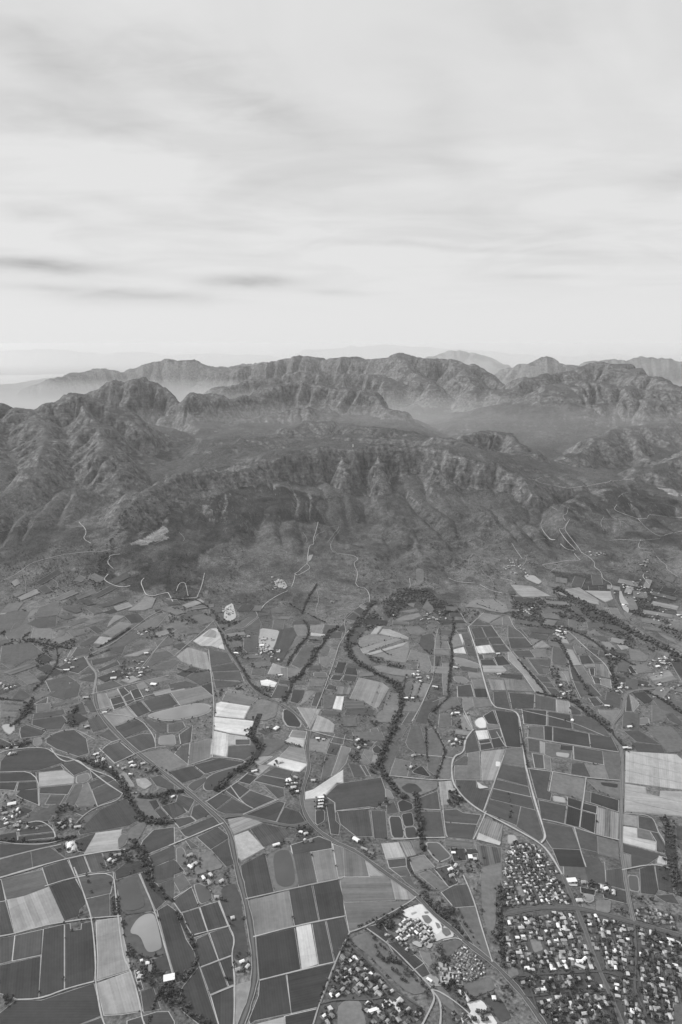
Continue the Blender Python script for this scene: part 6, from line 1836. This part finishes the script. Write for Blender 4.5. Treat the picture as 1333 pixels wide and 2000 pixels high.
# farm buildings placed one by one: photograph x, y, length, width, turn, kind, roof, and what tells it apart
BARNS = """
331,1913 26 17 14 flat white|big white square barn beside the wooded farm track at the bottom left|big barn
289,1884 9 8 12 gable white|small white shed at the end of the farmyard behind the big white barn|farm shed
294,1895 20 8 -72 flat dull|grey open roofed farm building with white ends near the big white barn|farm building
277,1879 6 5 30 gable white|tiny white hut among the trees above the farmyard|hut
137,1654 24 14 -75 gable white|white farm shed in the walled yard beside the long vineyard track|packing shed
144,1660 18 10 -75 gable pale|pale farm shed behind the white packing shed|farm shed
133,1659 12 8 -75 flat dull|dark flat shed next to the white packing shed|farm shed
24,1572 26 14 20 gable white|white barn in the farmyard at the left edge|barn
10,1590 16 8 20 gable grey|grey barn below the white barn at the left edge|barn
32,1615 18 8 12 gable grey|grey barn on the crossing of the tracks at the left edge|barn
38,1608 12 8 40 hip pale|pale house on the crossing of the tracks at the left edge|farmhouse
118,1610 16 8 30 hip pale|pale farmhouse in the round village copse|farmhouse
125,1617 14 7 60 hip grey|grey farmhouse in the round village copse|farmhouse
152,1617 20 7 12 gable pale|long pale barn at the edge of the village copse|barn
188,1475 18 8 35 gable white|white barn by the creek near the main road|barn
194,1480 16 8 35 gable grey|grey barn by the creek near the main road|barn
182,1483 14 10 35 flat dark|dark shed by the creek near the main road|farm shed
256,1491 14 7 35 gable white|white farmhouse among trees beside the main road|farmhouse
243,1502 16 8 35 hip grey|grey farmhouse among trees beside the main road|farmhouse
280,1493 14 7 30 hip pale|pale farmhouse under trees left of the main road|farmhouse
223,1683 16 8 60 hip pale|pale farmhouse beside the dark creek wood|farmhouse
214,1682 12 7 60 gable white|white shed beside the dark creek wood|farm shed
230,1672 20 7 15 gable grey|long grey barn above the creek wood|barn
338,1558 12 7 40 gable white|white cottage by the pond below the main road|cottage
372,1672 16 8 35 hip grey|grey farmhouse left of the rounded pond|farmhouse
380,1690 18 9 40 hip pale|pale farmhouse below the rounded pond|farmhouse
372,1695 16 8 -40 gable white|white barn below the rounded pond|barn
398,1717 14 8 -60 gable white|white shed at the edge of the tree-ringed farmyard|farm shed
408,1725 18 9 -50 hip grey|grey homestead in the tree-ringed farmyard|homestead
412,1711 16 8 -50 hip pale|pale homestead in the tree-ringed farmyard|homestead
433,1723 12 8 40 gable pale|pale shed at the right of the tree-ringed farmyard|farm shed
424,1754 14 8 0 hip grey|grey house at the foot of the dark hedge|farmhouse
455,1795 10 8 20 hip pale|pale round-cornered house alone in the meadow|cottage
473,1881 12 7 30 gable white|white cottage among trees beside the curving road|cottage
484,1890 12 7 60 hip pale|pale cottage among trees beside the curving road|cottage
465,1896 12 7 20 gable grey|grey cottage among trees beside the curving road|cottage
540,1652 22 8 22 gable white|long white shed beside the corner of the rounded dam|farm shed
598,1630 14 8 30 hip pale|pale house in the trees at the road fork|farmhouse
588,1627 12 8 -20 gable white|white house in the trees at the road fork|farmhouse
621,1444 14 8 0 gable white|white cottage beside the central road|cottage
632,1446 10 7 0 gable pale|pale cottage beside the central road|cottage
574,1540 20 12 10 hip pale|pale winery among trees left of the central road|winery
578,1520 16 8 -30 gable grey|grey barn among trees left of the central road|barn
580,1548 14 8 20 gable white|white barn among trees left of the central road|barn
612,1526 14 8 0 gable pale|pale house right of the central road|farmhouse
540,1424 22 14 55 hip white|white manor with forecourt at the wooded creek|manor
523,1423 8 6 10 gable pale|pale cottage beside the white manor|cottage
548,1490 16 8 20 gable pale|pale shed beside the hedge by the creek|farm shed
497,1508 20 7 25 gable white|white sheds beside the wooded creek bend|farm shed
628,1560 18 6 8 flat white|topmost white shed of the four beside the road pond|poultry shed
627,1566 18 6 8 flat white|second white shed of the four beside the road pond|poultry shed
627,1572 18 6 8 flat pale|third pale shed of the four beside the road pond|poultry shed
626,1578 18 6 8 flat pale|lowest pale shed of the four beside the road pond|poultry shed
696,1642 22 13 -40 gable white|white barn right of the main road below the vineyards|barn
712,1660 20 6 -30 gable grey|grey nursery shed beside the main road|nursery shed
725,1668 18 6 -30 gable dull|dull nursery shed beside the main road|nursery shed
699,1447 14 8 40 gable white|white barn in the trees by the small ponds|barn
701,1462 12 8 60 hip pale|pale house in the trees by the small ponds|farmhouse
808,1477 14 8 30 hip grey|grey farmhouse among the stream pastures|farmhouse
803,1500 12 7 60 hip pale|pale cottage above the dark dam|cottage
891,1447 14 8 80 gable white|white farmhouse among trees above the winding road|farmhouse
885,1455 14 7 20 gable pale|pale barn among trees above the winding road|barn
886,1545 14 8 20 hip grey|grey farmhouse in the trees at the road bend|farmhouse
896,1560 16 10 60 gable pale|pale barn in the trees at the road bend|barn
886,1668 12 7 0 flat white|white greenhouse beside the dark garden plots|greenhouse
919,1676 12 14 0 flat white|square white greenhouse between the dark garden plots|greenhouse
928,1680 10 8 0 flat pale|pale shed beside the square white greenhouse|farm shed
880,1700 16 9 30 hip white|white farmhouse left of the dark tree clump|farmhouse
890,1693 14 8 60 gable pale|pale barn left of the dark tree clump|barn
883,1712 16 8 20 hip grey|grey barn left of the dark tree clump|barn
1222,1462 18 8 5 gable white|white farm shed at the top corner of the big pale field|farm shed
1230,1463 12 7 5 gable pale|pale farm shed beside the white one at the pale field's corner|farm shed
1176,1735 14 9 70 hip pale|pale villa among trees above the town road|villa
1183,1738 14 8 20 gable white|white villa among trees above the town road|villa
1117,1722 26 14 5 flat white|large white hall at the top of the suburb|hall
1132,1761 18 10 0 hip pale|pale clubhouse beside the avenue junction|clubhouse
1140,1725 12 9 0 gable grey|grey shed right of the large white hall|shed
898,1940 16 8 -45 gable white|white roofed house above the dark golf wood|house
910,1950 24 8 -60 hip pale|pale U-shaped clubhouse beside the dark wood|clubhouse
965,1952 9 9 0 hip white|round white tank on the dark plot by the sand|tank
839,1917 14 6 -40 gable white|white shed on the bare patch below the vineyard|shed
1140,1878 22 7 40 gable white|white school block in the town square|school
1133,1890 24 7 -30 gable pale|pale angled school wing in the town square|school
730,1976 24 7 20 flat white|long white shed at the edge of the left suburb|shed
778,1960 24 12 40 hip pale|large pale church hall in the left suburb|hall
548,1320 18 9 10 gable white|white farmhouse beside the central farm road|farmhouse
512,1262 22 12 10 flat white|white winery roof on the pale terrace|winery
530,1270 20 10 10 hip pale|pale cellar beside the white winery|cellar
515,1250 30 9 5 gable pale|long pale cellar above the white winery|cellar
486,1244 14 8 20 hip pale|pale farmhouse left of the pale winery terrace|farmhouse
462,1277 22 9 -10 flat white|white shed beside the tree-lined farm road|farm shed
130,1310 26 10 12 gable white|bright white farmhouse left of the farm road|farmhouse
142,1305 16 8 12 gable pale|pale barn right of the bright white farmhouse|barn
286,1277 18 10 20 gable white|white shed among the small western plots|farm shed
300,1338 24 14 -10 flat white|white flat barn in the pale yard above the long dam|barn
288,1350 14 8 -30 gable pale|pale shed in the pale yard above the long dam|farm shed
250,1308 14 8 20 hip pale|pale farmhouse on the western plots|farmhouse
168,1364 20 8 10 gable pale|pale barn beside the western farm road|barn
170,1421 16 8 30 gable pale|pale barn beside the wooded western stream|barn
275,1315 16 8 20 hip white|white homestead where the western tracks meet|homestead
222,1326 24 14 10 flat pale|pale shed beside the western tracks|farm shed
205,1393 16 6 12 gable white|small white shed on the field corner by the main road|farm shed
793,1365 16 9 0 flat white|white square barn beside the striped paddocks|barn
806,1365 12 9 0 gable white|smaller white barn beside the striped paddocks|barn
850,1343 22 9 -20 flat pale|pale roofs beside the central dirt road|farm shed
893,1394 18 9 0 gable white|white farmhouse below the dark trees right of centre|farmhouse
890,1305 20 10 -20 hip pale|pale homestead between the two oval dams|homestead
818,1325 22 8 10 gable pale|pale farm buildings above the paddocks|farm building
770,1203 12 8 0 gable white|white cottage at the foot of the hill wood|cottage
838,1210 14 8 20 hip pale|pale cottage at the foot of the hill wood|cottage
853,1211 14 8 -10 gable pale|pale lodge at the foot of the hill wood|cottage
973,1278 16 8 10 gable white|white barn at the edge of the dark hedge|barn
975,1318 18 8 10 gable pale|pale barn between the eastern hedges|barn
1091,1234 26 10 -40 flat white|white packhouse at the head of the eastern strip|packhouse
1098,1246 22 10 -40 gable pale|pale shed below the white packhouse|farm shed
1210,1345 18 9 20 gable white|white hotel roof in the hamlet at the road junction|hotel
1215,1337 14 8 50 hip pale|pale house in the hamlet at the road junction|house
1206,1352 14 8 -20 gable pale|pale cottage in the hamlet at the road junction|cottage
1288,1339 16 9 30 gable white|white barn beside the curving eastern road|barn
1230,1421 16 9 10 gable white|white house above the eastern pastures|farmhouse
1186,1380 18 7 -10 gable white|white farmhouse right of the pale meadow|farmhouse
1118,1409 14 9 60 gable white|white cottage beside the dark field row|cottage
1095,1340 14 8 40 gable white|white cottage along the wooded strip|cottage
1285,1303 20 10 20 flat white|white depot roof in the eastern village|depot
1295,1297 20 10 -20 gable pale|pale depot roof in the eastern village|depot
1217,1183 20 12 60 flat white|white hall beside the hill road|hall
"""
barn_pts = []
def building(x, y, z, L, W_, ang, kind, roof, label, cat, hgt=4.2):
    WV, WF, RV, RF = house_parts(L, W_, hgt, kind, 0)
    name = cat.replace(' ', '_')
    e = bpy.data.objects.new(name, None); COL.objects.link(e); e.location = (x, y, z); e.rotation_euler = (0, 0, ang)
    tag(e, label, cat)
    w = link('wall', mesh_of('wall', WV, WF), [M_WALL], e)
    r = link('roof', mesh_of('roof', RV, RF), [ROOFS[roof]], e)
    dv, df = box_verts(-L * .12, L * .12, -W_/2 - .12, -W_/2 + .05, 0, hgt * .75)
    link('door', mesh_of('door', dv, df + [(4, 5, 6, 7)]), [ROOFS['dark']], e)
    return e
for ln in BARNS.strip().splitlines():
    a, label, cat = ln.split('|'); f = a.split(' ')
    px, py = map(float, f[0].split(',')); x, y, z = hit(px, py)
    k = 1.0 if py > 1500 else 1.1
    z = z + 2.0
    building(x, y, z, float(f[1]) * k, float(f[2]) * k, R(float(f[3])), f[4], f[5], label, cat)
    barn_pts.append((x, y, max(float(f[1]), float(f[2]))))
    for _ in range(5):                         # garden trees round each farm building
        a_ = random.uniform(0, 6.28); d_ = random.uniform(12, 30)
        xx, yy = x + math.cos(a_) * d_, y + math.sin(a_) * d_
        if not on_road(xx, yy, 0): tree(xx, yy, random.uniform(2.6, 4.6), random.uniform(5, 9), 'farmyards')
# small far hamlets: clusters of pale roofs
CLUST = [(520,1268,26,40,.5),(445,1195,30,24,.3),(548,1140,22,26,.4),(1290,1300,34,26,.4),(1260,1165,70,34,.6),(1030,1195,24,16,.3),(1010,1110,40,30,.4),(1190,1283,10,10,.3),(1095,1238,18,30,.4),(1212,1345,16,24,.3),(15,1590,30,14,.3),(30,1610,40,14,.3),(118,1610,30,16,.3),(130,1290,24,10,.2),(10,1340,24,14,.3),(270,1305,30,14,.3),(250,1320,40,10,.3),(290,1237,30,10,.2),(850,1205,34,14,.25),(1170,1083,22,10,.2),(1250,1100,30,10,.2),(890,1395,20,10,.3),(815,1320,36,12,.3),(700,1460,14,10,.3),(890,1450,20,12,.3),(650,1175,10,4,.2),(600,1640,14,5,.3),(575,1530,24,14,.4),(260,1500,34,16,.35),(195,1485,26,12,.3),(385,1700,30,12,.3),(415,1722,22,12,.3),(475,1888,18,9,.3),(290,1900,24,10,.3),(885,1705,18,12,.3),(1180,1740,22,12,.3),(1220,1728,16,0,.3),(1110,1355,26,12,.3),(1240,1150,40,14,.3),(1330,1210,60,16,.3),(1300,1350,60,20,.3),(20,1465,40,8,.3),(1000,1665,10,10,.3),(770,1930,10,0,.3)]
for cx_, cy_, rpx, n, el in CLUST:
    for _ in range(n):
        px = cx_ + random.gauss(0, rpx * .4); py = cy_ + random.gauss(0, rpx * .4 * el * 1.6)
        x, y, z = hit(px, py)
        if on_road(x, y, 5) or any(math.hypot(x - b[0], y - b[1]) < b[2] * .8 + 8 for b in barn_pts): continue
        HOUSES.append((x, y, random.uniform(0, 3.14), random.choice((0, 1, 3, 5)), random.choices(('white', 'pale', 'grey', 'dull'), (4, 4, 3, 2))[0], 'farm cluster', random.uniform(.7, 1.1)))
        xx, yy, _z = hit(px + random.uniform(-6, 6), py + random.uniform(-3, 3)); tree(xx, yy, random.uniform(2.5, 4.5), random.uniform(5, 8), 'farmyards')
# loose trees and bushes on the ground between the fields
for _ in range(13000):
    px = random.uniform(-20, 1353); py = random.uniform(1165, 1990) ** 1.0
    if random.random() > (1.0 if py < 1420 else .22): continue
    x, y, z = hit(px, py)
    if in_field(x, y) or on_road(x, y, 1): continue
    if fbm(np.array([x / 300.]), np.array([y / 300.]), 2, 4)[0] < .46: continue
    r = random.uniform(1.8, 4.2); tree(x, y, r, r * 1.7, 'field edges')

# scrub on the foothills, thicker in the gullies
for _ in range(9000):
    px, py = random.uniform(-10, 1343), random.uniform(965, 1180)
    x, y, z = hit(px, py)
    if y > 6200 or in_field(x, y) or on_road(x, y, 1): continue
    if fbm(np.array([x / 140.]), np.array([y / 420.]), 3, 404)[0] < .53: continue
    r = random.uniform(2.0, 5.0); tree(x, y, r, r * 1.3, 'hill scrub')

# ---- houses: the 300 nearest one by one, the rest as one mass
PLN = {'main suburb': 'in the middle rows of the large right-hand suburb', 'south suburb': 'in the leafy blocks at the bottom right', 'north suburb': 'in the small dense rows at the top of the suburb',
       'eastern hamlet': 'in the hamlet beyond the town road', 'left suburb': 'in the suburb left of the open grass', 'walled estate': 'in the new estate beside the bare sand', 'shack settlement': 'in the crowded settlement below the road wood',
       'golf hamlet': 'in the rows beside the big sand plot', 'farm cluster': 'in a farm cluster among the fields'}
TNN = {'white': 'bright white roof', 'pale': 'pale grey roof', 'grey': 'mid grey roof', 'dull': 'dull grey roof', 'dark': 'dark roof'}
HOUSES.sort(key=lambda h: (h[0] ** 2 + h[1] ** 2) / h[6] ** 2)
def quadrant(x, y, near=((-1, 'far'),)):
    return ''
LAND = [('by the avenue junction', gpt(1126, 1774)), ('beside the pale park square', gpt(1047, 1850)), ('round the school', gpt(1138, 1882)), ('near the round pond', gpt(1149, 1755)), ('by the slanting bottom road', gpt(1030, 1955)),
        ('beside the sports ground', gpt(1325, 1975)), ('along the far right cross street', gpt(1300, 1880)), ('by the lower avenue', gpt(1175, 1900)), ('at the bottom edge of the town', gpt(1130, 1990)), ('at the left road corner', gpt(998, 1915)),
        ('near the small green', gpt(1015, 1740)), ('next to the vineyard fence', gpt(655, 1890)), ('round the curved street', gpt(720, 1920)), ('by the church hall', gpt(780, 1960)), ('near the open field at the bottom', gpt(690, 1990)),
        ('at the top corner', gpt(1015, 1650)), ('near the white hall', gpt(1110, 1720)), ('by the second cross street', gpt(1060, 1903)), ('below the town road', gpt(1240, 1815)), ('at the dark garden belt', gpt(1300, 1835)),
        ('along the inner avenue', gpt(1150, 1835)), ('by the lower right bend', gpt(1255, 1965)), ('at the edge of the open grass', gpt(760, 1900)), ('by the bare mound', gpt(830, 1830)), ('beside the wood', gpt(925, 1880))]
nmain = 300
for x, y, ang, t, rf, place, sc in HOUSES[:nmain]:
    e = bpy.data.objects.new('house', None); COL.objects.link(e); e.location = (x, y, 1.9); e.rotation_euler = (0, 0, ang); e.scale = (sc, sc, sc)
    lm = min(LAND, key=lambda q: (q[1][0] - x) ** 2 + (q[1][1] - y) ** 2)[0]
    sz = 'small ' if sc < .93 else ('large ' if sc > 1.03 else '')
    lab_ = ('%s%s house with %s %s' % (sz, HKIND[t].replace('small ', '') if sz else HKIND[t], TNN[rf], lm)); tag(e, lab_, 'house', 'houses ' + PLN[place])
    w = link('wall', HME[t][0], (), e); r = bpy.data.objects.new('roof', HME[t][1]); COL.objects.link(r); r.parent = e
    r.material_slots[0].link = 'OBJECT'; r.material_slots[0].material = ROOFS[rf]
    if t in (0, 2, 3, 6):
        c = bpy.data.objects.new('chimney', HME[t][2]); COL.objects.link(c); c.parent = r
def merged(name, items, mats, label, cat):
    V, LV, LS, MI = [], [], [], []; nv = 0; nl = 0
    for v, fl, mi in items:
        V.append(v)
        for f in fl: LV.append(np.array(f) + nv); LS.append(len(f)); MI.append(mi)
        nv += len(v)
    V = np.concatenate(V).astype(np.float32); me = bpy.data.meshes.new(name)
    me.vertices.add(len(V)); me.vertices.foreach_set('co', V.ravel())
    lv = np.concatenate(LV).astype(np.int32); me.loops.add(len(lv)); me.loops.foreach_set('vertex_index', lv)
    ls = np.array(LS); me.polygons.add(len(ls)); me.polygons.foreach_set('loop_start', np.concatenate([[0], np.cumsum(ls)[:-1]]).astype(np.int32))
    me.polygons.foreach_set('material_index', np.array(MI, np.int32)); me.update(calc_edges=True)
    return tag(link(name, me, mats), label, cat, None, 'stuff')
RK = list(ROOFS); items = []
for x, y, ang, t, rf, place, sc in HOUSES[nmain:]:
    g = HGEO[t]; c, s = math.cos(ang), math.sin(ang); z0 = 1.9 + (zat(x, y) if y > 3800 else 0)
    for vv, ff, mi in ((g[0], g[1], 0), (g[2], g[3], 1 + RK.index(rf))):
        a = np.array(vv) * sc
        items.append((np.stack([a[:, 0] * c - a[:, 1] * s + x, a[:, 0] * s + a[:, 1] * c + y, a[:, 2] + z0], 1), ff, mi))
merged('distant_houses', items, [M_WALL] + [ROOFS[k] for k in RK], 'mass of smaller houses and shacks farther from the viewer', 'houses')

# ---- trees: the 300 that show largest one by one, the rest as one mass
def treekey(t): return -(t[2] / math.sqrt(t[0] ** 2 + t[1] ** 2 + CAMH ** 2))
def inframe(t):
    dx, dy, dz = t[0], t[1], -CAMH; dep = dy * CT - dz * ST
    u = 666.5 + F_PX * dx / dep; v = 1000 - F_PX * (dy * ST + dz * CT) / dep
    return -5 < u < 1338 and v < 2003
vis = sorted([t for t in TREES if inframe(t)], key=treekey); hid = []
TL = {'town': 'dark garden tree between the houses'}
TPL = {'valley stream': 'along the stream in the middle of the valley', 'road wood': 'in the wood beside the main road', 'golf wood': 'in the dark wood above the big sand plot', 'estate wood': 'in the wood round the new estate',
       'north park': 'in the park strip left of the suburb', 'barn wood': 'in the wood round the big white barn', 'round copse': 'in the copse at the left edge', 'village copse': 'in the round village copse', 'creek wood': 'in the creek wood',
       'open grass': 'standing on the open grass strip', 'vineyard single': 'alone at the corner of a vineyard', 'bare sand': 'on the bare pale sand plot', 'orchard yard': 'in the tree yard beside the vineyard track',
       'main suburb': 'in the gardens of the large suburb', 'south suburb': 'in the gardens at the bottom right', 'left suburb': 'in the gardens of the left suburb', 'north suburb': 'in the gardens at the top of the suburb',
       'eastern wood': 'in the wood on the right edge', 'roadside': 'lining a town road', 'hedge': 'in a hedgerow', 'western creek': 'along the winding creek on the left', 'farmyards': 'beside a farm building',
       'road farm': 'round the farm by the road', 'south park': 'in the park strip left of the suburb', 'town gardens': 'in the gardens beyond the town road'}
for i, (x, y, r, h, place) in enumerate(vis[:300]):
    e = bpy.data.objects.new('tree', None); COL.objects.link(e); e.location = (x, y, 1.5 + (zat(x, y) if y > 3800 else 0)); e.rotation_euler = (0, 0, random.uniform(0, 6.28)); e.scale = (r * 2.1, r * 2.1, h)
    lm = min(LAND, key=lambda q: (q[1][0] - x) ** 2 + (q[1][1] - y) ** 2)
    where = TPL.get(place, 'among the fields')
    sz = 'spreading' if r > 7.5 else ('broad' if r > 6.6 else ('round' if r > 5.8 else 'small round'))
    kind = ('very dark', 'mid grey', 'dull dark')[i % 9 % 3]
    near = ''
    if math.hypot(lm[1][0] - x, lm[1][1] - y) < 90 and place in ('main suburb', 'south suburb', 'left suburb', 'north suburb', 'roadside'): where = lm[0]
    tag(e, '%s %s tree %s' % (sz, kind, where), 'tree', 'trees ' + TPL.get(place, 'among the fields'))
    for nm, me in (('trunk', TRUNKS[i % 3]), ('crown', CROWNS[i % 9])):
        o = bpy.data.objects.new(nm, me); COL.objects.link(o); o.parent = e
rest = vis[300:] + [t for t in TREES if not inframe(t)]
def tree_mass(name, L, label):
    v1, f1 = ICO[1]; v2, f2 = ICO[2]; VV, FF, MI = [], [], []; nv = 0
    for x, y, r, h, place in L:
        D = math.hypot(x, y); z0 = 1.5 + (zat(x, y) if y > 3800 else 0)
        nb = 7 if D < 2300 else (4 if D < 3300 else 1)
        for k in range(nb):
            v, f = v1, f1
            q = random.uniform(.42, .72) if nb > 1 else 1.0
            a = random.uniform(0, 6.28); off = 0 if nb == 1 else r * random.uniform(.1, .72)
            n_ = rng.uniform(.6, 1.3, (len(v), 1))
            p = v * n_ * np.array([r * q, r * q, h * .42 * q]) + np.array([x + math.cos(a) * off, y + math.sin(a) * off, z0 + h * (.5 if nb == 1 else random.uniform(.3, .78))])
            VV.append(p); FF.append(f + nv); MI.append(np.full(len(f), random.randrange(3))); nv += len(p)
    V = np.concatenate(VV).astype(np.float32); Fa = np.concatenate(FF).astype(np.int32); mi = np.concatenate(MI).astype(np.int32)
    me = bpy.data.meshes.new(name); me.vertices.add(len(V)); me.vertices.foreach_set('co', V.ravel())
    me.loops.add(Fa.size); me.loops.foreach_set('vertex_index', Fa.ravel()); me.polygons.add(len(Fa)); me.polygons.foreach_set('loop_start', (np.arange(len(Fa)) * 3).astype(np.int32))
    me.polygons.foreach_set('material_index', mi); me.update(calc_edges=True)
    return tag(link(name, me, M_LEAF), label, 'trees', None, 'stuff')
print('TREES', len(TREES), 'HOUSES', len(HOUSES))
tree_mass('distant_trees', rest, 'mass of dark trees, hedges and bushes spread over the valley')

# the small white beacon on the cliff's edge
bx, by, bz = hit(690, 873)
e = bpy.data.objects.new('beacon', None); COL.objects.link(e); e.location = (bx, by, bz - 1); tag(e, 'small white beacon tower on the edge of the middle cliff', 'beacon')
def prism(name, n, r0, r1, z0, z1, m, parent):
    V = [(math.cos(i * 6.2832 / n) * r0, math.sin(i * 6.2832 / n) * r0, z0) for i in range(n)] + [(math.cos(i * 6.2832 / n) * r1, math.sin(i * 6.2832 / n) * r1, z1) for i in range(n)]
    return link(name, mesh_of(name, V, [(i, (i + 1) % n, n + (i + 1) % n, n + i) for i in range(n)] + [tuple(range(n, 2 * n))]), [m], parent)
prism('base', 8, 7, 6, 0, 5, ROOFS['pale'], e); prism('tower', 8, 5, 3.6, 4.9, 24, ROOFS['white'], e); prism('cap', 8, 4.2, .6, 24, 28, ROOFS['white'], e)
# ------------------------------------------------------------------ air
def haze(name, x0, x1, y0, y1, z0, z1, dens, aniso, label):
    me = bpy.data.meshes.new(name)
    vs = [(x, y, z) for z in (z0, z1) for x, y in ((x0, y0), (x1, y0), (x1, y1), (x0, y1))]
    me.from_pydata(vs, [], [(3, 2, 1, 0), (4, 5, 6, 7), (0, 1, 5, 4), (1, 2, 6, 5), (2, 3, 7, 6), (3, 0, 4, 7)]); me.update()
    m = bpy.data.materials.new(name + ' air'); m.use_nodes = True; t = m.node_tree; t.nodes.clear()
    o = t.nodes.new('ShaderNodeOutputMaterial'); v = t.nodes.new('ShaderNodeVolumePrincipled')
    v.inputs['Color'].default_value = (.82, .82, .82, 1) if name == 'far_haze' else (.95, .95, .95, 1) if name == 'valley_mist' else (.9, .9, .9, 1); v.inputs['Density'].default_value = dens; v.inputs['Anisotropy'].default_value = aniso
    t.links.new(v.outputs[0], o.inputs['Volume'])
    return link(name, me, [m], kind='stuff', label=label, category='haze') if False else tag(link(name, me, [m]), label, 'haze', None, 'stuff')
haze('haze', -95000, 95000, -95000, 95000, -1.5, 1560, HZ, .08, 'thin pale haze that fades the far mountains into the sky')
haze('valley_mist', -94000, 94000, 7700, 16900, -1.2, 690, 9.5e-5, .08, 'pale mist lying low in the valleys behind the central cliff')
haze('lowland_haze', -93500, 93500, 17000, 94000, -1.2, 1000, 1.4e-5, .08, 'pale haze over the lowland beyond the mountains')
haze('far_haze', -93000, 93000, 24000, 93000, -1.0, 1540, 6.0e-5, .08, 'dense pale haze swallowing the farthest hills')

# ---- look-alikes: where a few share a label, say which one of them by its place in the photograph
def screen_x(o):
    x, y, z = o.location; dep = y * CT - (z - CAMH) * ST
    return 666.5 + F_PX * x / dep
same = {}
for o in COL.objects:
    if o.parent is None and 'label' in o and 'category' in o and o.get('kind') != 'stuff': same.setdefault(o['label'], []).append(o)
NUM = {2: 'two', 3: 'three', 4: 'four', 5: 'five', 6: 'six', 7: 'seven', 8: 'eight', 9: 'nine', 10: 'ten', 11: 'eleven', 12: 'twelve'}
ORD = ['second', 'third', 'fourth', 'fifth', 'sixth', 'seventh', 'eighth', 'ninth', 'tenth', 'eleventh']
for lab, L in same.items():
    n = len(L)
    if n < 2 or n > 12: continue
    L.sort(key=screen_x)
    for i, o in enumerate(L):
        w = 'left' if n == 2 and i == 0 else 'right' if n == 2 else 'leftmost' if i == 0 else 'rightmost' if i == n - 1 else 'middle' if n == 3 else ORD[i - 1] + ' from left'
        short = lab.replace('round the ', 'by the ').replace('along the ', 'by the ').replace('next to the ', 'by the ')
        full = short + ', %s of %s' % (w, NUM[n])
        if len(full.split()) > 16: full = short.replace(' of the photograph', '').replace(' with ', ', ') + ', ' + w
        o['label'] = full
